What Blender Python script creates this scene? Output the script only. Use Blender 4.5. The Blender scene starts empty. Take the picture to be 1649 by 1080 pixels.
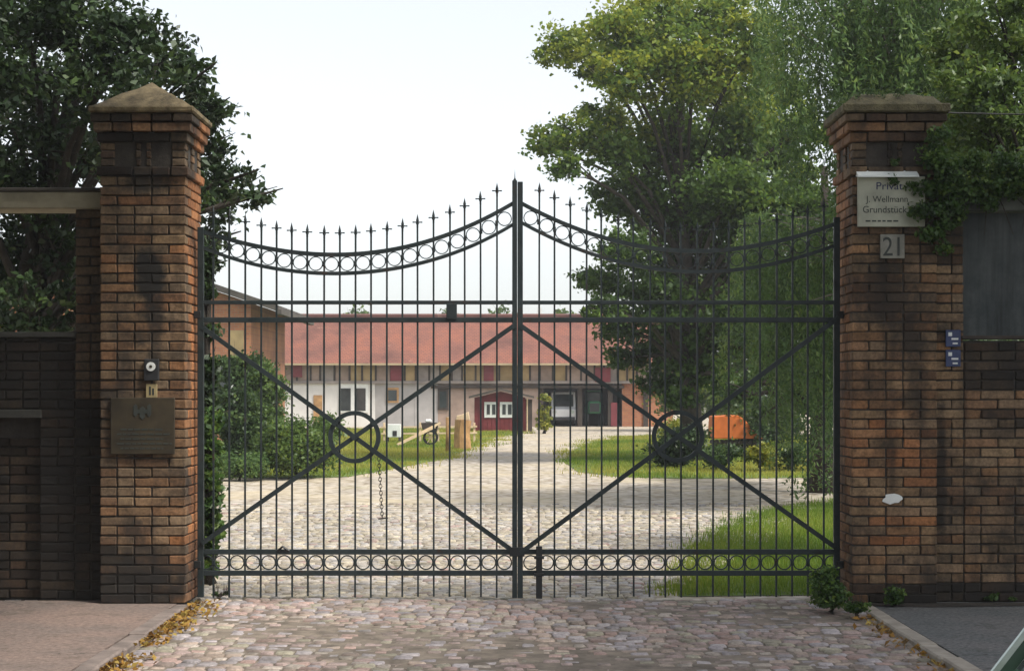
import bpy, bmesh, math, random
import numpy as np
from mathutils import Vector, Matrix

random.seed(7)
rng = np.random.default_rng(11)
scene = bpy.context.scene
col = scene.collection

# ------------------------------------------------------------------ camera, sky, sun, exposure
FPX, HOR, EYE = 2713.0, 632.0, 1.69          # focal length in photo pixels, horizon row, eye height
cam_data = bpy.data.cameras.new('camera')
cam_data.sensor_width = 36.0
cam_data.lens = 36.0 * FPX / 1649.0
cam_data.shift_y = (HOR - 540.0) / 1649.0
cam_data.clip_start = 0.1
cam_data.clip_end = 2000.0
cam = bpy.data.objects.new('camera', cam_data)
cam.location = (0, 0, EYE)
cam.rotation_euler = (math.radians(90), 0, 0)
col.objects.link(cam)
scene.camera = cam

SUN_EL, SUN_AZ = 54.0, 122.0                   # azimuth clockwise from +Y (the way the camera looks)
world = bpy.data.worlds.new('World')
scene.world = world
world.use_nodes = True
wn = world.node_tree.nodes
wl = world.node_tree.links
for n in list(wn):
    wn.remove(n)
w_out = wn.new('ShaderNodeOutputWorld')
w_bg = wn.new('ShaderNodeBackground')
w_sky = wn.new('ShaderNodeTexSky')
w_sky.sky_type = 'NISHITA'
w_sky.sun_disc = False
w_sky.sun_elevation = math.radians(SUN_EL)
w_sky.sun_rotation = math.radians(SUN_AZ)
w_sky.air_density = 1.0
w_sky.dust_density = 1.5
w_sky.ozone_density = 1.0
w_hs = wn.new('ShaderNodeHueSaturation')      # thin overcast: little blue left
w_hs.inputs['Saturation'].default_value = 0.28
w_bg.inputs['Strength'].default_value = 0.078
wl.new(w_sky.outputs[0], w_hs.inputs['Color'])
wl.new(w_hs.outputs[0], w_bg.inputs['Color'])
wl.new(w_bg.outputs[0], w_out.inputs['Surface'])

sun_data = bpy.data.lights.new('sun', 'SUN')
sun_data.energy = 1.5
sun_data.angle = math.radians(12)
sun_data.color = (1.0, 0.95, 0.86)
sun = bpy.data.objects.new('sun', sun_data)
el, az = math.radians(SUN_EL), math.radians(SUN_AZ)
sdir = Vector((math.sin(az) * math.cos(el), math.cos(az) * math.cos(el), math.sin(el)))
sun.rotation_euler = (-sdir).to_track_quat('-Z', 'Y').to_euler()
sun.location = (10, 20, 30)
col.objects.link(sun)

scene.view_settings.view_transform = 'Standard'
scene.view_settings.look = 'None'
scene.view_settings.exposure = 1.62
scene.view_settings.gamma = 1.0
scene.view_settings.use_curve_mapping = False
scene.render.engine = 'CYCLES'
scene.cycles.use_denoising = True
scene.cycles.max_bounces = 6
scene.cycles.diffuse_bounces = 3
scene.cycles.transmission_bounces = 3
scene.cycles.transparent_max_bounces = 4
scene.cycles.caustics_reflective = False
scene.cycles.caustics_refractive = False


def at(px, py, Y):
    """point on the plane Y seen at a photo pixel (used to take measurements)"""
    return Vector(((px - 824.5) * Y / FPX, Y, EYE + (HOR - py) * Y / FPX))


def gy(py):
    return EYE * FPX / (py - HOR)


def gp(px, py):
    Y = gy(py)
    return ((px - 824.5) * Y / FPX, Y)


# ------------------------------------------------------------------ materials
def nodes_of(name):
    m = bpy.data.materials.new(name)
    m.use_nodes = True
    nt = m.node_tree
    b = nt.nodes['Principled BSDF']
    return m, nt, b


def N(nt, typ, **kw):
    n = nt.nodes.new(typ)
    for k, v in kw.items():
        setattr(n, k, v)
    return n


def noise(nt, scale, detail=4, rough=0.6, world=True):
    t = N(nt, 'ShaderNodeTexNoise')
    t.inputs['Scale'].default_value = scale
    t.inputs['Detail'].default_value = detail
    t.inputs['Roughness'].default_value = rough
    if world:
        g = N(nt, 'ShaderNodeNewGeometry')
        nt.links.new(g.outputs['Position'], t.inputs['Vector'])
    return t


def ramp(nt, src, stops):
    r = N(nt, 'ShaderNodeValToRGB')
    e = r.color_ramp.elements
    while len(e) < len(stops):
        e.new(0.5)
    for i, (p, c) in enumerate(stops):
        e[i].position = p
        e[i].color = c if len(c) == 4 else (*c, 1)
    nt.links.new(src, r.inputs['Fac'])
    return r


def mix(nt, fac, a, b, mode='MIX'):
    n = N(nt, 'ShaderNodeMix')
    n.data_type = 'RGBA'
    n.blend_type = mode
    for sock, v in ((n.inputs[0], fac), (n.inputs[6], a), (n.inputs[7], b)):
        if isinstance(v, (int, float)):
            sock.default_value = v
        elif isinstance(v, tuple):
            sock.default_value = (*v, 1) if len(v) == 3 else v
        else:
            nt.links.new(v, sock)
    return n.outputs[2]


def bump(nt, b, h, strength=0.4, dist=0.01):
    n = N(nt, 'ShaderNodeBump')
    n.inputs['Strength'].default_value = strength
    n.inputs['Distance'].default_value = dist
    nt.links.new(h, n.inputs['Height'])
    nt.links.new(n.outputs[0], b.inputs['Normal'])


def plain(name, c, rough=0.8, var=0.25, scale=6.0, metal=0.0, bmp=0.2, dist=0.005):
    """one colour broken up by noise, with a fine relief"""
    m, nt, b = nodes_of(name)
    t = noise(nt, scale)
    d = tuple(x * (1 - var) for x in c)
    l = tuple(min(1, x * (1 + var)) for x in c)
    r = ramp(nt, t.outputs[0], [(0.3, d), (0.7, l)])
    nt.links.new(r.outputs[0], b.inputs['Base Color'])
    b.inputs['Roughness'].default_value = rough
    b.inputs['Metallic'].default_value = metal
    if bmp:
        t2 = noise(nt, scale * 7, 5)
        bump(nt, b, t2.outputs[0], bmp, dist)
    return m


def tinted(name, source, rough=0.9, grime=0.5, grime_scale=2.3, grime_col=(0.018, 0.017, 0.016), moss=0.0, spec=0.3, streaks=0.0, stains=()):
    """albedo from the object's own colour or a face attribute, with mottling and world-space grime"""
    m, nt, b = nodes_of(name)
    if source == 'object':
        c = N(nt, 'ShaderNodeObjectInfo').outputs['Color']
    else:
        a = N(nt, 'ShaderNodeAttribute')
        a.attribute_name = 'col'
        c = a.outputs['Color']
    t = noise(nt, 38, 5, 0.7)
    mot = ramp(nt, t.outputs[0], [(0.25, (0.42, 0.41, 0.40)), (0.55, (1.0, 1.0, 1.0)), (0.8, (1.4, 1.36, 1.32))])
    c = mix(nt, 1.0, c, mot.outputs[0], 'MULTIPLY')
    g = noise(nt, grime_scale, 6, 0.65)
    gr = ramp(nt, g.outputs[0], [(0.46, (0, 0, 0)), (0.66, (grime,) * 3)])
    c = mix(nt, gr.outputs[0], c, grime_col)
    if streaks:                                             # rain-washed dirt, drawn out downwards
        ge = N(nt, 'ShaderNodeNewGeometry')
        mp = N(nt, 'ShaderNodeMapping')
        mp.inputs['Scale'].default_value = (7.0, 7.0, 0.9)
        nt.links.new(ge.outputs['Position'], mp.inputs['Vector'])
        sn = noise(nt, 1.0, 5, 0.6, world=False)
        nt.links.new(mp.outputs[0], sn.inputs['Vector'])
        sr = ramp(nt, sn.outputs[0], [(0.5, (0, 0, 0)), (0.7, (streaks,) * 3)])
        c = mix(nt, sr.outputs[0], c, grime_col)
    for (qx, qz, qw, qh, qs) in stains:                     # sooty, run-off and seam marks with ragged outlines
        ge = N(nt, 'ShaderNodeNewGeometry')
        mp = N(nt, 'ShaderNodeMapping')
        mp.inputs['Location'].default_value = (-qx / qw, 0, -qz / qh)
        mp.inputs['Scale'].default_value = (1 / qw, 0.0, 1 / qh)
        nt.links.new(ge.outputs['Position'], mp.inputs['Vector'])
        ln = N(nt, 'ShaderNodeVectorMath', operation='LENGTH')
        nt.links.new(mp.outputs[0], ln.inputs[0])
        dn = noise(nt, 9.0, 5, 0.7)
        ad = N(nt, 'ShaderNodeMath', operation='MULTIPLY_ADD')
        nt.links.new(dn.outputs[0], ad.inputs[0])
        ad.inputs[1].default_value = 1.6
        nt.links.new(ln.outputs['Value'], ad.inputs[2])
        rr_ = ramp(nt, ad.outputs[0], [(0.0, (qs,) * 3), (1.0, (0, 0, 0))])
        sc = N(nt, 'ShaderNodeMapRange')
        nt.links.new(ad.outputs[0], sc.inputs['Value'])
        sc.inputs['From Min'].default_value = 1.25
        sc.inputs['From Max'].default_value = 1.75
        nt.links.new(sc.outputs[0], rr_.inputs['Fac'])
        c = mix(nt, rr_.outputs[0], c, grime_col)
    if moss:
        g2 = noise(nt, 1.1, 5)
        mr = ramp(nt, g2.outputs[0], [(0.5, (0, 0, 0)), (0.68, (moss,) * 3)])
        c = mix(nt, mr.outputs[0], c, (0.05, 0.065, 0.02))
    nt.links.new(c, b.inputs['Base Color'])
    b.inputs['Roughness'].default_value = rough
    b.inputs['Specular IOR Level'].default_value = spec
    bump(nt, b, t.outputs[0], 0.5, 0.004)
    return m


def leaf_mat(name, dark, mid, light, trans=0.35, rough=0.45):
    m, nt, b = nodes_of(name)
    a = N(nt, 'ShaderNodeAttribute')
    a.attribute_name = 'tone'
    r = ramp(nt, a.outputs['Fac'], [(0.0, dark), (0.5, mid), (1.0, light)])
    nt.links.new(r.outputs[0], b.inputs['Base Color'])
    b.inputs['Roughness'].default_value = rough
    b.inputs['Specular IOR Level'].default_value = 0.35
    tr = N(nt, 'ShaderNodeBsdfTranslucent')
    hs = N(nt, 'ShaderNodeHueSaturation')
    hs.inputs['Value'].default_value = 1.5
    hs.inputs['Hue'].default_value = 0.48
    nt.links.new(r.outputs[0], hs.inputs['Color'])
    nt.links.new(hs.outputs[0], tr.inputs['Color'])
    ms = N(nt, 'ShaderNodeMixShader')
    ms.inputs[0].default_value = trans
    out = nt.nodes['Material Output']
    nt.links.new(b.outputs[0], ms.inputs[1])
    nt.links.new(tr.outputs[0], ms.inputs[2])
    nt.links.new(ms.outputs[0], out.inputs['Surface'])
    return m


def ground_mat(name, c, c2, rough=0.9, s1=0.9, s2=24.0, speck=0.5, dist=0.008):
    """paving: broad stains, fine aggregate, scattered dirt"""
    m, nt, b = nodes_of(name)
    a = noise(nt, s1, 6, 0.7)
    f = noise(nt, s2, 6, 0.75)
    r1 = ramp(nt, a.outputs[0], [(0.35, c), (0.65, c2)])
    r2 = ramp(nt, f.outputs[0], [(0.3, (1 - speck,) * 3), (0.5, (1, 1, 1)), (0.72, (1 + speck,) * 3)])
    cc = mix(nt, 1.0, r1.outputs[0], r2.outputs[0], 'MULTIPLY')
    d = noise(nt, 3.3, 6, 0.7)
    rd = ramp(nt, d.outputs[0], [(0.55, (0, 0, 0)), (0.7, (0.6,) * 3)])
    cc = mix(nt, rd.outputs[0], cc, (0.05, 0.05, 0.035))
    ge = N(nt, 'ShaderNodeNewGeometry')
    wob = noise(nt, 2.5, 4)
    wv = N(nt, 'ShaderNodeVectorMath', operation='MULTIPLY_ADD')
    nt.links.new(wob.outputs['Color'], wv.inputs[0])
    wv.inputs[1].default_value = (0.5, 0.5, 0.5)
    nt.links.new(ge.outputs['Position'], wv.inputs[2])
    vo = N(nt, 'ShaderNodeTexVoronoi')
    vo.feature = 'DISTANCE_TO_EDGE'
    vo.inputs['Scale'].default_value = 0.33
    nt.links.new(wv.outputs[0], vo.inputs['Vector'])
    ck = ramp(nt, vo.outputs['Distance'], [(0.0015, (0.6,) * 3), (0.004, (0, 0, 0))])
    cc = mix(nt, ck.outputs[0], cc, (0.025, 0.024, 0.02))
    nt.links.new(cc, b.inputs['Base Color'])
    b.inputs['Roughness'].default_value = rough
    b.inputs['Specular IOR Level'].default_value = 0.25
    bump(nt, b, f.outputs[0], 0.9, dist)
    return m


M = {}
STAINS = [(-2.90, 2.60, 0.17, 0.42, 0.97), (-2.86, 2.2, 0.10, 0.5, 0.7), (-2.93, 3.36, 0.28, 0.11, 0.85), (-3.12, 2.05, 0.10, 0.5, 0.5), (2.98, 2.52, 0.34, 0.42, 0.75), (3.46, 0.95, 0.07, 0.75, 0.85), (3.2, 3.2, 0.4, 0.3, 0.8), (3.25, 1.75, 0.12, 0.4, 0.6), (-3.0, 0.15, 0.5, 0.28, 0.8)]  # stains, plus a darkened strip at the seam beside the right pillar
M['brick'] = tinted('brick', 'object', grime=0.8, grime_scale=2.6, streaks=0.6, stains=STAINS)
M['brick_joined'] = tinted('brick_joined', 'attr', grime=0.8, grime_scale=2.6, streaks=0.6, stains=STAINS)
M['cobble'] = tinted('cobble', 'object', rough=0.7, grime=0.45, grime_scale=3.1, grime_col=(0.05, 0.045, 0.035), moss=0.25, spec=0.4)
M['cobble_joined'] = tinted('cobble_joined', 'attr', rough=0.7, grime=0.45, grime_scale=3.1, grime_col=(0.05, 0.045, 0.035), moss=0.25, spec=0.4)
M['mortar'] = plain('mortar', (0.045, 0.038, 0.032), 0.95, 0.4, 9, bmp=0.6, dist=0.006)


def iron_mat():
    m, nt, b = nodes_of('iron')
    t = noise(nt, 9, 6, 0.7)
    r = ramp(nt, t.outputs[0], [(0.3, (0.007, 0.013, 0.015)), (0.6, (0.017, 0.027, 0.029))])
    t2 = noise(nt, 5.5, 7, 0.75)
    rust = ramp(nt, t2.outputs[0], [(0.58, (0, 0, 0)), (0.68, (0.85,) * 3)])
    c = mix(nt, rust.outputs[0], r.outputs[0], (0.045, 0.022, 0.012))
    nt.links.new(c, b.inputs['Base Color'])
    rr = ramp(nt, t2.outputs[0], [(0.4, (0.38,) * 3), (0.66, (0.85,) * 3)])
    nt.links.new(rr.outputs[0], b.inputs['Roughness'])
    t3 = noise(nt, 70, 4)
    bump(nt, b, t3.outputs[0], 0.35, 0.003)
    return m


M['iron'] = iron_mat()
M['iron_bolt'] = plain('iron_bolt', (0.012, 0.013, 0.014), 0.5, 0.3, 14, bmp=0.25, dist=0.002)
M['capstone'] = plain('capstone', (0.17, 0.13, 0.07), 0.95, 0.7, 7, bmp=0.8, dist=0.015)
M['capmoss'] = plain('capmoss', (0.11, 0.095, 0.05), 0.95, 0.6, 9, bmp=0.9, dist=0.02)
M['lintel'] = plain('lintel', (0.34, 0.30, 0.21), 0.9, 0.3, 3.5, bmp=0.4)
M['lintel_grey'] = plain('lintel_grey', (0.15, 0.16, 0.14), 0.9, 0.35, 3.5, bmp=0.4)


def panel_mat():
    """weathered sheet: run-off streaks and blotches"""
    m, nt, b = nodes_of('panel')
    ge = N(nt, 'ShaderNodeNewGeometry')
    mp = N(nt, 'ShaderNodeMapping')
    mp.inputs['Scale'].default_value = (9.0, 9.0, 0.7)
    nt.links.new(ge.outputs['Position'], mp.inputs['Vector'])
    sn = noise(nt, 1.0, 6, 0.65, world=False)
    nt.links.new(mp.outputs[0], sn.inputs['Vector'])
    r1 = ramp(nt, sn.outputs[0], [(0.3, (0.022, 0.025, 0.026)), (0.5, (0.058, 0.066, 0.070)), (0.75, (0.10, 0.108, 0.108))])
    bl = noise(nt, 4.0, 7, 0.7)
    r2 = ramp(nt, bl.outputs[0], [(0.35, (0.55, 0.6, 0.6)), (0.65, (1.15, 1.12, 1.05))])
    c = mix(nt, 1.0, r1.outputs[0], r2.outputs[0], 'MULTIPLY')
    nt.links.new(c, b.inputs['Base Color'])
    b.inputs['Roughness'].default_value = 0.8
    bump(nt, b, bl.outputs[0], 0.3, 0.01)
    return m


M['panel'] = panel_mat()
M['lintel_shaded'] = plain('lintel_shaded', (0.06, 0.058, 0.05), 0.95, 0.45, 5, bmp=0.5)  # grey lintel recoloured darker, with the left wall's shade painted in
M['slab'] = ground_mat('slab', (0.17, 0.14, 0.125), (0.25, 0.18, 0.15))
M['asphalt'] = ground_mat('asphalt', (0.11, 0.12, 0.12), (0.175, 0.165, 0.16), s2=30, speck=0.65)
M['road'] = plain('road', (0.05, 0.05, 0.052), 0.85, 0.3, 2.5, bmp=0.8, dist=0.01)
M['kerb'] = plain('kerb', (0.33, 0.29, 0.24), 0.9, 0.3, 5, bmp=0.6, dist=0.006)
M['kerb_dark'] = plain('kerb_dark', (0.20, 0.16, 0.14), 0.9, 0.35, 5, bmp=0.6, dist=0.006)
M['soil'] = plain('soil', (0.045, 0.036, 0.028), 1.0, 0.5, 8, bmp=1.0, dist=0.02)
M['earth'] = plain('earth', (0.10, 0.10, 0.045), 1.0, 0.4, 0.7, bmp=0.6, dist=0.03)
M['joint'] = plain('joint', (0.20, 0.165, 0.13), 1.0, 0.45, 6, bmp=0.8, dist=0.01)
M['grass_base'] = plain('grass_base', (0.10, 0.15, 0.025), 1.0, 0.5, 1.3, bmp=1.0, dist=0.03)
M['bark'] = plain('bark', (0.045, 0.036, 0.028), 0.95, 0.5, 9, bmp=1.0, dist=0.02)
M['bark_pale'] = plain('bark_pale', (0.19, 0.165, 0.14), 0.9, 0.6, 5, bmp=0.8, dist=0.02)
M['white'] = plain('white', (0.72, 0.73, 0.70), 0.6, 0.08, 5, bmp=0.1)
M['sign_white'] = plain('sign_white', (0.42, 0.42, 0.33), 0.55, 0.25, 4, bmp=0.1)
M['sign_hood'] = plain('sign_hood', (0.80, 0.83, 0.80), 0.35, 0.06, 5, bmp=0.05)
M['number_white'] = plain('number_white', (0.26, 0.25, 0.21), 0.7, 0.35, 9, bmp=0.1)
M['ink'] = plain('ink', (0.03, 0.035, 0.03), 0.6, 0.2, 9, bmp=0)
M['ink_blue'] = plain('ink_blue', (0.02, 0.025, 0.10), 0.6, 0.2, 9, bmp=0)
M['brass'] = plain('brass', (0.034, 0.025, 0.012), 0.85, 0.45, 6, metal=0.0, bmp=0.15)
M['brass_pale'] = plain('brass_pale', (0.42, 0.33, 0.17), 0.5, 0.2, 9, metal=0.3, bmp=0.1)
M['plate_blue'] = plain('plate_blue', (0.02, 0.035, 0.11), 0.4, 0.2, 9, bmp=0.05)
M['dark_box'] = plain('dark_box', (0.02, 0.02, 0.022), 0.5, 0.2, 9, bmp=0.1)
M['tile'] = None
M['whitewash'] = plain('whitewash', (0.68, 0.66, 0.63), 0.9, 0.12, 0.8, bmp=0.4)
M['greywash'] = plain('greywash', (0.42, 0.40, 0.39), 0.9, 0.18, 0.9, bmp=0.4)
M['ochre'] = plain('ochre', (0.36, 0.26, 0.13), 0.9, 0.3, 1.1, bmp=0.4)
M['tanwood'] = plain('tanwood', (0.33, 0.245, 0.20), 0.9, 0.3, 1.3, bmp=0.4)
M['greywood'] = plain('greywood', (0.30, 0.26, 0.24), 0.9, 0.3, 1.3, bmp=0.4)
M['shutter'] = plain('shutter', (0.20, 0.035, 0.045), 0.7, 0.2, 2, bmp=0.2)
M['timber_dark'] = plain('timber_dark', (0.05, 0.038, 0.03), 0.85, 0.3, 3, bmp=0.4)
M['timber'] = plain('timber', (0.42, 0.24, 0.10), 0.85, 0.35, 3.5, bmp=0.4)
M['timber_pale'] = plain('timber_pale', (0.62, 0.47, 0.30), 0.8, 0.2, 3.5, bmp=0.3)
M['shed_red'] = plain('shed_red', (0.17, 0.022, 0.025), 0.75, 0.25, 2.5, bmp=0.3)
M['roof_dark'] = plain('roof_dark', (0.075, 0.065, 0.055), 0.9, 0.35, 1.5, bmp=0.6)
M['gutter'] = plain('gutter', (0.42, 0.33, 0.20), 0.6, 0.2, 2, bmp=0.1)
M['orange'] = plain('orange', (0.55, 0.13, 0.018), 0.7, 0.2, 3, bmp=0.3)


def far_brick_mat():
    m, nt, b = nodes_of('far_brick')
    g = N(nt, 'ShaderNodeNewGeometry')
    mp = N(nt, 'ShaderNodeMapping')
    mp.inputs['Rotation'].default_value = (math.pi / 2, 0, 0)
    nt.links.new(g.outputs['Position'], mp.inputs['Vector'])
    br = N(nt, 'ShaderNodeTexBrick')
    br.inputs['Scale'].default_value = 1.0
    br.inputs['Brick Width'].default_value = 0.26
    br.inputs['Row Height'].default_value = 0.085
    br.inputs['Mortar Size'].default_value = 0.008
    br.inputs['Color1'].default_value = (0.46, 0.185, 0.085, 1)
    br.inputs['Color2'].default_value = (0.36, 0.13, 0.07, 1)
    br.inputs['Mortar'].default_value = (0.30, 0.23, 0.17, 1)
    nt.links.new(mp.outputs[0], br.inputs['Vector'])
    t = noise(nt, 0.8, 6)
    r = ramp(nt, t.outputs[0], [(0.3, (0.6, 0.6, 0.62)), (0.7, (1.25, 1.2, 1.1))])
    c = mix(nt, 1.0, br.outputs[0], r.outputs[0], 'MULTIPLY')
    nt.links.new(c, b.inputs['Base Color'])
    b.inputs['Roughness'].default_value = 0.9
    return m


M['far_brick'] = far_brick_mat()
M['car_green'] = plain('car_green', (0.03, 0.055, 0.04), 0.25, 0.1, 4, bmp=0)
M['car_white'] = plain('car_white', (0.75, 0.76, 0.76), 0.3, 0.05, 4, bmp=0)
M['tractor_green'] = plain('tractor_green', (0.03, 0.16, 0.07), 0.45, 0.2, 4, bmp=0)
M['chrome'] = plain('chrome', (0.50, 0.58, 0.54), 0.28, 0.1, 20, metal=0.7, bmp=0)
M['rubber'] = plain('rubber', (0.015, 0.015, 0.016), 0.8, 0.2, 12, bmp=0.2)
M['lens_red'] = plain('lens_red', (0.35, 0.015, 0.015), 0.2, 0.1, 12, bmp=0)
M['litter'] = None


def glass_mat():
    m, nt, b = nodes_of('glass_dark')
    t = noise(nt, 3)
    r = ramp(nt, t.outputs[0], [(0.3, (0.02, 0.028, 0.03)), (0.7, (0.05, 0.06, 0.06))])
    nt.links.new(r.outputs[0], b.inputs['Base Color'])
    b.inputs['Roughness'].default_value = 0.06
    b.inputs['Specular IOR Level'].default_value = 0.8
    return m


M['glass'] = glass_mat()


def tile_mat():
    m, nt, b = nodes_of('roof_tile')
    tc = N(nt, 'ShaderNodeTexCoord')
    br = N(nt, 'ShaderNodeTexBrick')
    br.inputs['Scale'].default_value = 1.0
    br.inputs['Brick Width'].default_value = 0.19
    br.inputs['Row Height'].default_value = 0.17
    br.inputs['Mortar Size'].default_value = 0.012
    br.inputs['Color1'].default_value = (0.25, 0.098, 0.064, 1)
    br.inputs['Color2'].default_value = (0.205, 0.078, 0.055, 1)
    br.inputs['Mortar'].default_value = (0.12, 0.05, 0.042, 1)
    nt.links.new(tc.outputs['UV'], br.inputs['Vector'])
    t = noise(nt, 0.55, 5)
    r = ramp(nt, t.outputs[0], [(0.3, (0.6, 0.62, 0.66)), (0.5, (1, 1, 1)), (0.72, (1.35, 1.2, 1.0))])
    c = mix(nt, 1.0, br.outputs[0], r.outputs[0], 'MULTIPLY')
    t3 = noise(nt, 1.7, 5)
    r3 = ramp(nt, t3.outputs[0], [(0.66, (0, 0, 0)), (0.76, (0.55,) * 3)])
    c = mix(nt, r3.outputs[0], c, (0.40, 0.25, 0.17))
    nt.links.new(c, b.inputs['Base Color'])
    b.inputs['Roughness'].default_value = 0.85
    bump(nt, b, br.outputs['Fac'], 0.6, 0.02)
    return m


M['tile'] = tile_mat()


def paving_mat():
    """far cobbles: stones too small to tell apart"""
    m, nt, b = nodes_of('far_cobbles')
    g = N(nt, 'ShaderNodeNewGeometry')
    v = N(nt, 'ShaderNodeTexVoronoi')
    v.inputs['Scale'].default_value = 6.5
    nt.links.new(g.outputs['Position'], v.inputs['Vector'])
    r = ramp(nt, v.outputs['Color'], [(0.2, (0.36, 0.315, 0.255)), (0.5, (0.47, 0.415, 0.34)), (0.8, (0.54, 0.485, 0.42))])
    rd = ramp(nt, v.outputs['Distance'], [(0.45, (1, 1, 1)), (0.75, (0.55, 0.5, 0.42))])
    c = mix(nt, 1.0, r.outputs[0], rd.outputs[0], 'MULTIPLY')
    t = noise(nt, 0.35, 5)
    sand = ramp(nt, t.outputs[0], [(0.45, (0, 0, 0)), (0.68, (0.75,) * 3)])
    c = mix(nt, sand.outputs[0], c, (0.52, 0.43, 0.28))
    t4 = noise(nt, 0.8, 5)
    moss = ramp(nt, t4.outputs[0], [(0.6, (0, 0, 0)), (0.75, (0.5,) * 3)])
    c = mix(nt, moss.outputs[0], c, (0.16, 0.17, 0.06))
    nt.links.new(c, b.inputs['Base Color'])
    b.inputs['Roughness'].default_value = 0.8
    inv = ramp(nt, v.outputs['Distance'], [(0.2, (1, 1, 1)), (0.8, (0, 0, 0))])
    bump(nt, b, inv.outputs[0], 0.7, 0.03)
    return m


M['paving'] = paving_mat()

M['leaf_maple'] = leaf_mat('leaf_maple', (0.045, 0.09, 0.02), (0.095, 0.17, 0.028), (0.26, 0.30, 0.035), 0.45)
M['leaf_dark'] = leaf_mat('leaf_dark', (0.014, 0.026, 0.012), (0.03, 0.058, 0.018), (0.07, 0.115, 0.025), 0.22)
M['leaf_weep'] = leaf_mat('leaf_weep', (0.045, 0.09, 0.03), (0.095, 0.17, 0.05), (0.21, 0.28, 0.07), 0.42)
M['leaf_bright'] = leaf_mat('leaf_bright', (0.04, 0.075, 0.02), (0.09, 0.155, 0.035), (0.21, 0.27, 0.045), 0.4)
M['leaf_shrub'] = leaf_mat('leaf_shrub', (0.025, 0.05, 0.02), (0.06, 0.11, 0.035), (0.15, 0.21, 0.045), 0.3)
M['leaf_yellow'] = leaf_mat('leaf_yellow', (0.10, 0.14, 0.02), (0.22, 0.24, 0.03), (0.42, 0.38, 0.05), 0.3)
M['leaf_ivy'] = leaf_mat('leaf_ivy', (0.022, 0.05, 0.016), (0.07, 0.14, 0.03), (0.19, 0.26, 0.045), 0.3)
M['grass'] = leaf_mat('grass', (0.06, 0.13, 0.016), (0.15, 0.235, 0.025), (0.36, 0.34, 0.06), 0.35, 0.6)
M['litter'] = leaf_mat('litter', (0.10, 0.06, 0.02), (0.30, 0.16, 0.03), (0.42, 0.32, 0.08), 0.15, 0.8)


# ------------------------------------------------------------------ mesh helpers
def link(o, parent=None):
    col.objects.link(o)
    if parent is not None:
        o.parent = parent
    return o


def tag(o, label=None, cat=None, group=None, kind=None):
    if label:
        o['label'] = label
    if cat:
        o['category'] = cat
    if group:
        o['group'] = group
    if kind:
        o['kind'] = kind
    return o


def thing(name, loc, label, cat, group=None):
    o = bpy.data.objects.new(name, None)
    o.location = loc
    o.empty_display_size = 0.2
    link(o)
    tag(o, label, cat, group)
    bpy.context.view_layer.update()
    return o


def np_mesh(name, verts, faces, tone=None, cols=None, smooth=False):
    """verts (n,3), faces (m,k) arrays -> mesh, with optional face attributes"""
    me = bpy.data.meshes.new(name)
    verts = np.asarray(verts, dtype=np.float32)
    faces = np.asarray(faces, dtype=np.int32)
    m, k = faces.shape
    me.vertices.add(len(verts))
    me.vertices.foreach_set('co', verts.ravel())
    me.loops.add(m * k)
    me.loops.foreach_set('vertex_index', faces.ravel())
    me.polygons.add(m)
    me.polygons.foreach_set('loop_start', np.arange(0, m * k, k, dtype=np.int32))
    me.polygons.foreach_set('loop_total', np.full(m, k, dtype=np.int32))
    me.update(calc_edges=True)
    if tone is not None:
        a = me.attributes.new('tone', 'FLOAT', 'FACE')
        a.data.foreach_set('value', np.asarray(tone, dtype=np.float32))
    if cols is not None:
        a = me.attributes.new('col', 'FLOAT_COLOR', 'FACE')
        c4 = np.ones((m, 4), dtype=np.float32)
        c4[:, :3] = cols
        a.data.foreach_set('color', c4.ravel())
    if smooth:
        me.polygons.foreach_set('use_smooth', np.ones(m, dtype=bool))
    return me


def obj(name, me, mat, parent=None, loc=None):
    """link a mesh given in world coordinates; under a parent it is kept in place"""
    o = bpy.data.objects.new(name, me)
    if mat is not None and not me.materials:
        me.materials.append(M[mat] if isinstance(mat, str) else mat)
    link(o)
    if parent is not None:
        o.parent = parent
        o.matrix_parent_inverse = parent.matrix_world.inverted()
    return o


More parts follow.
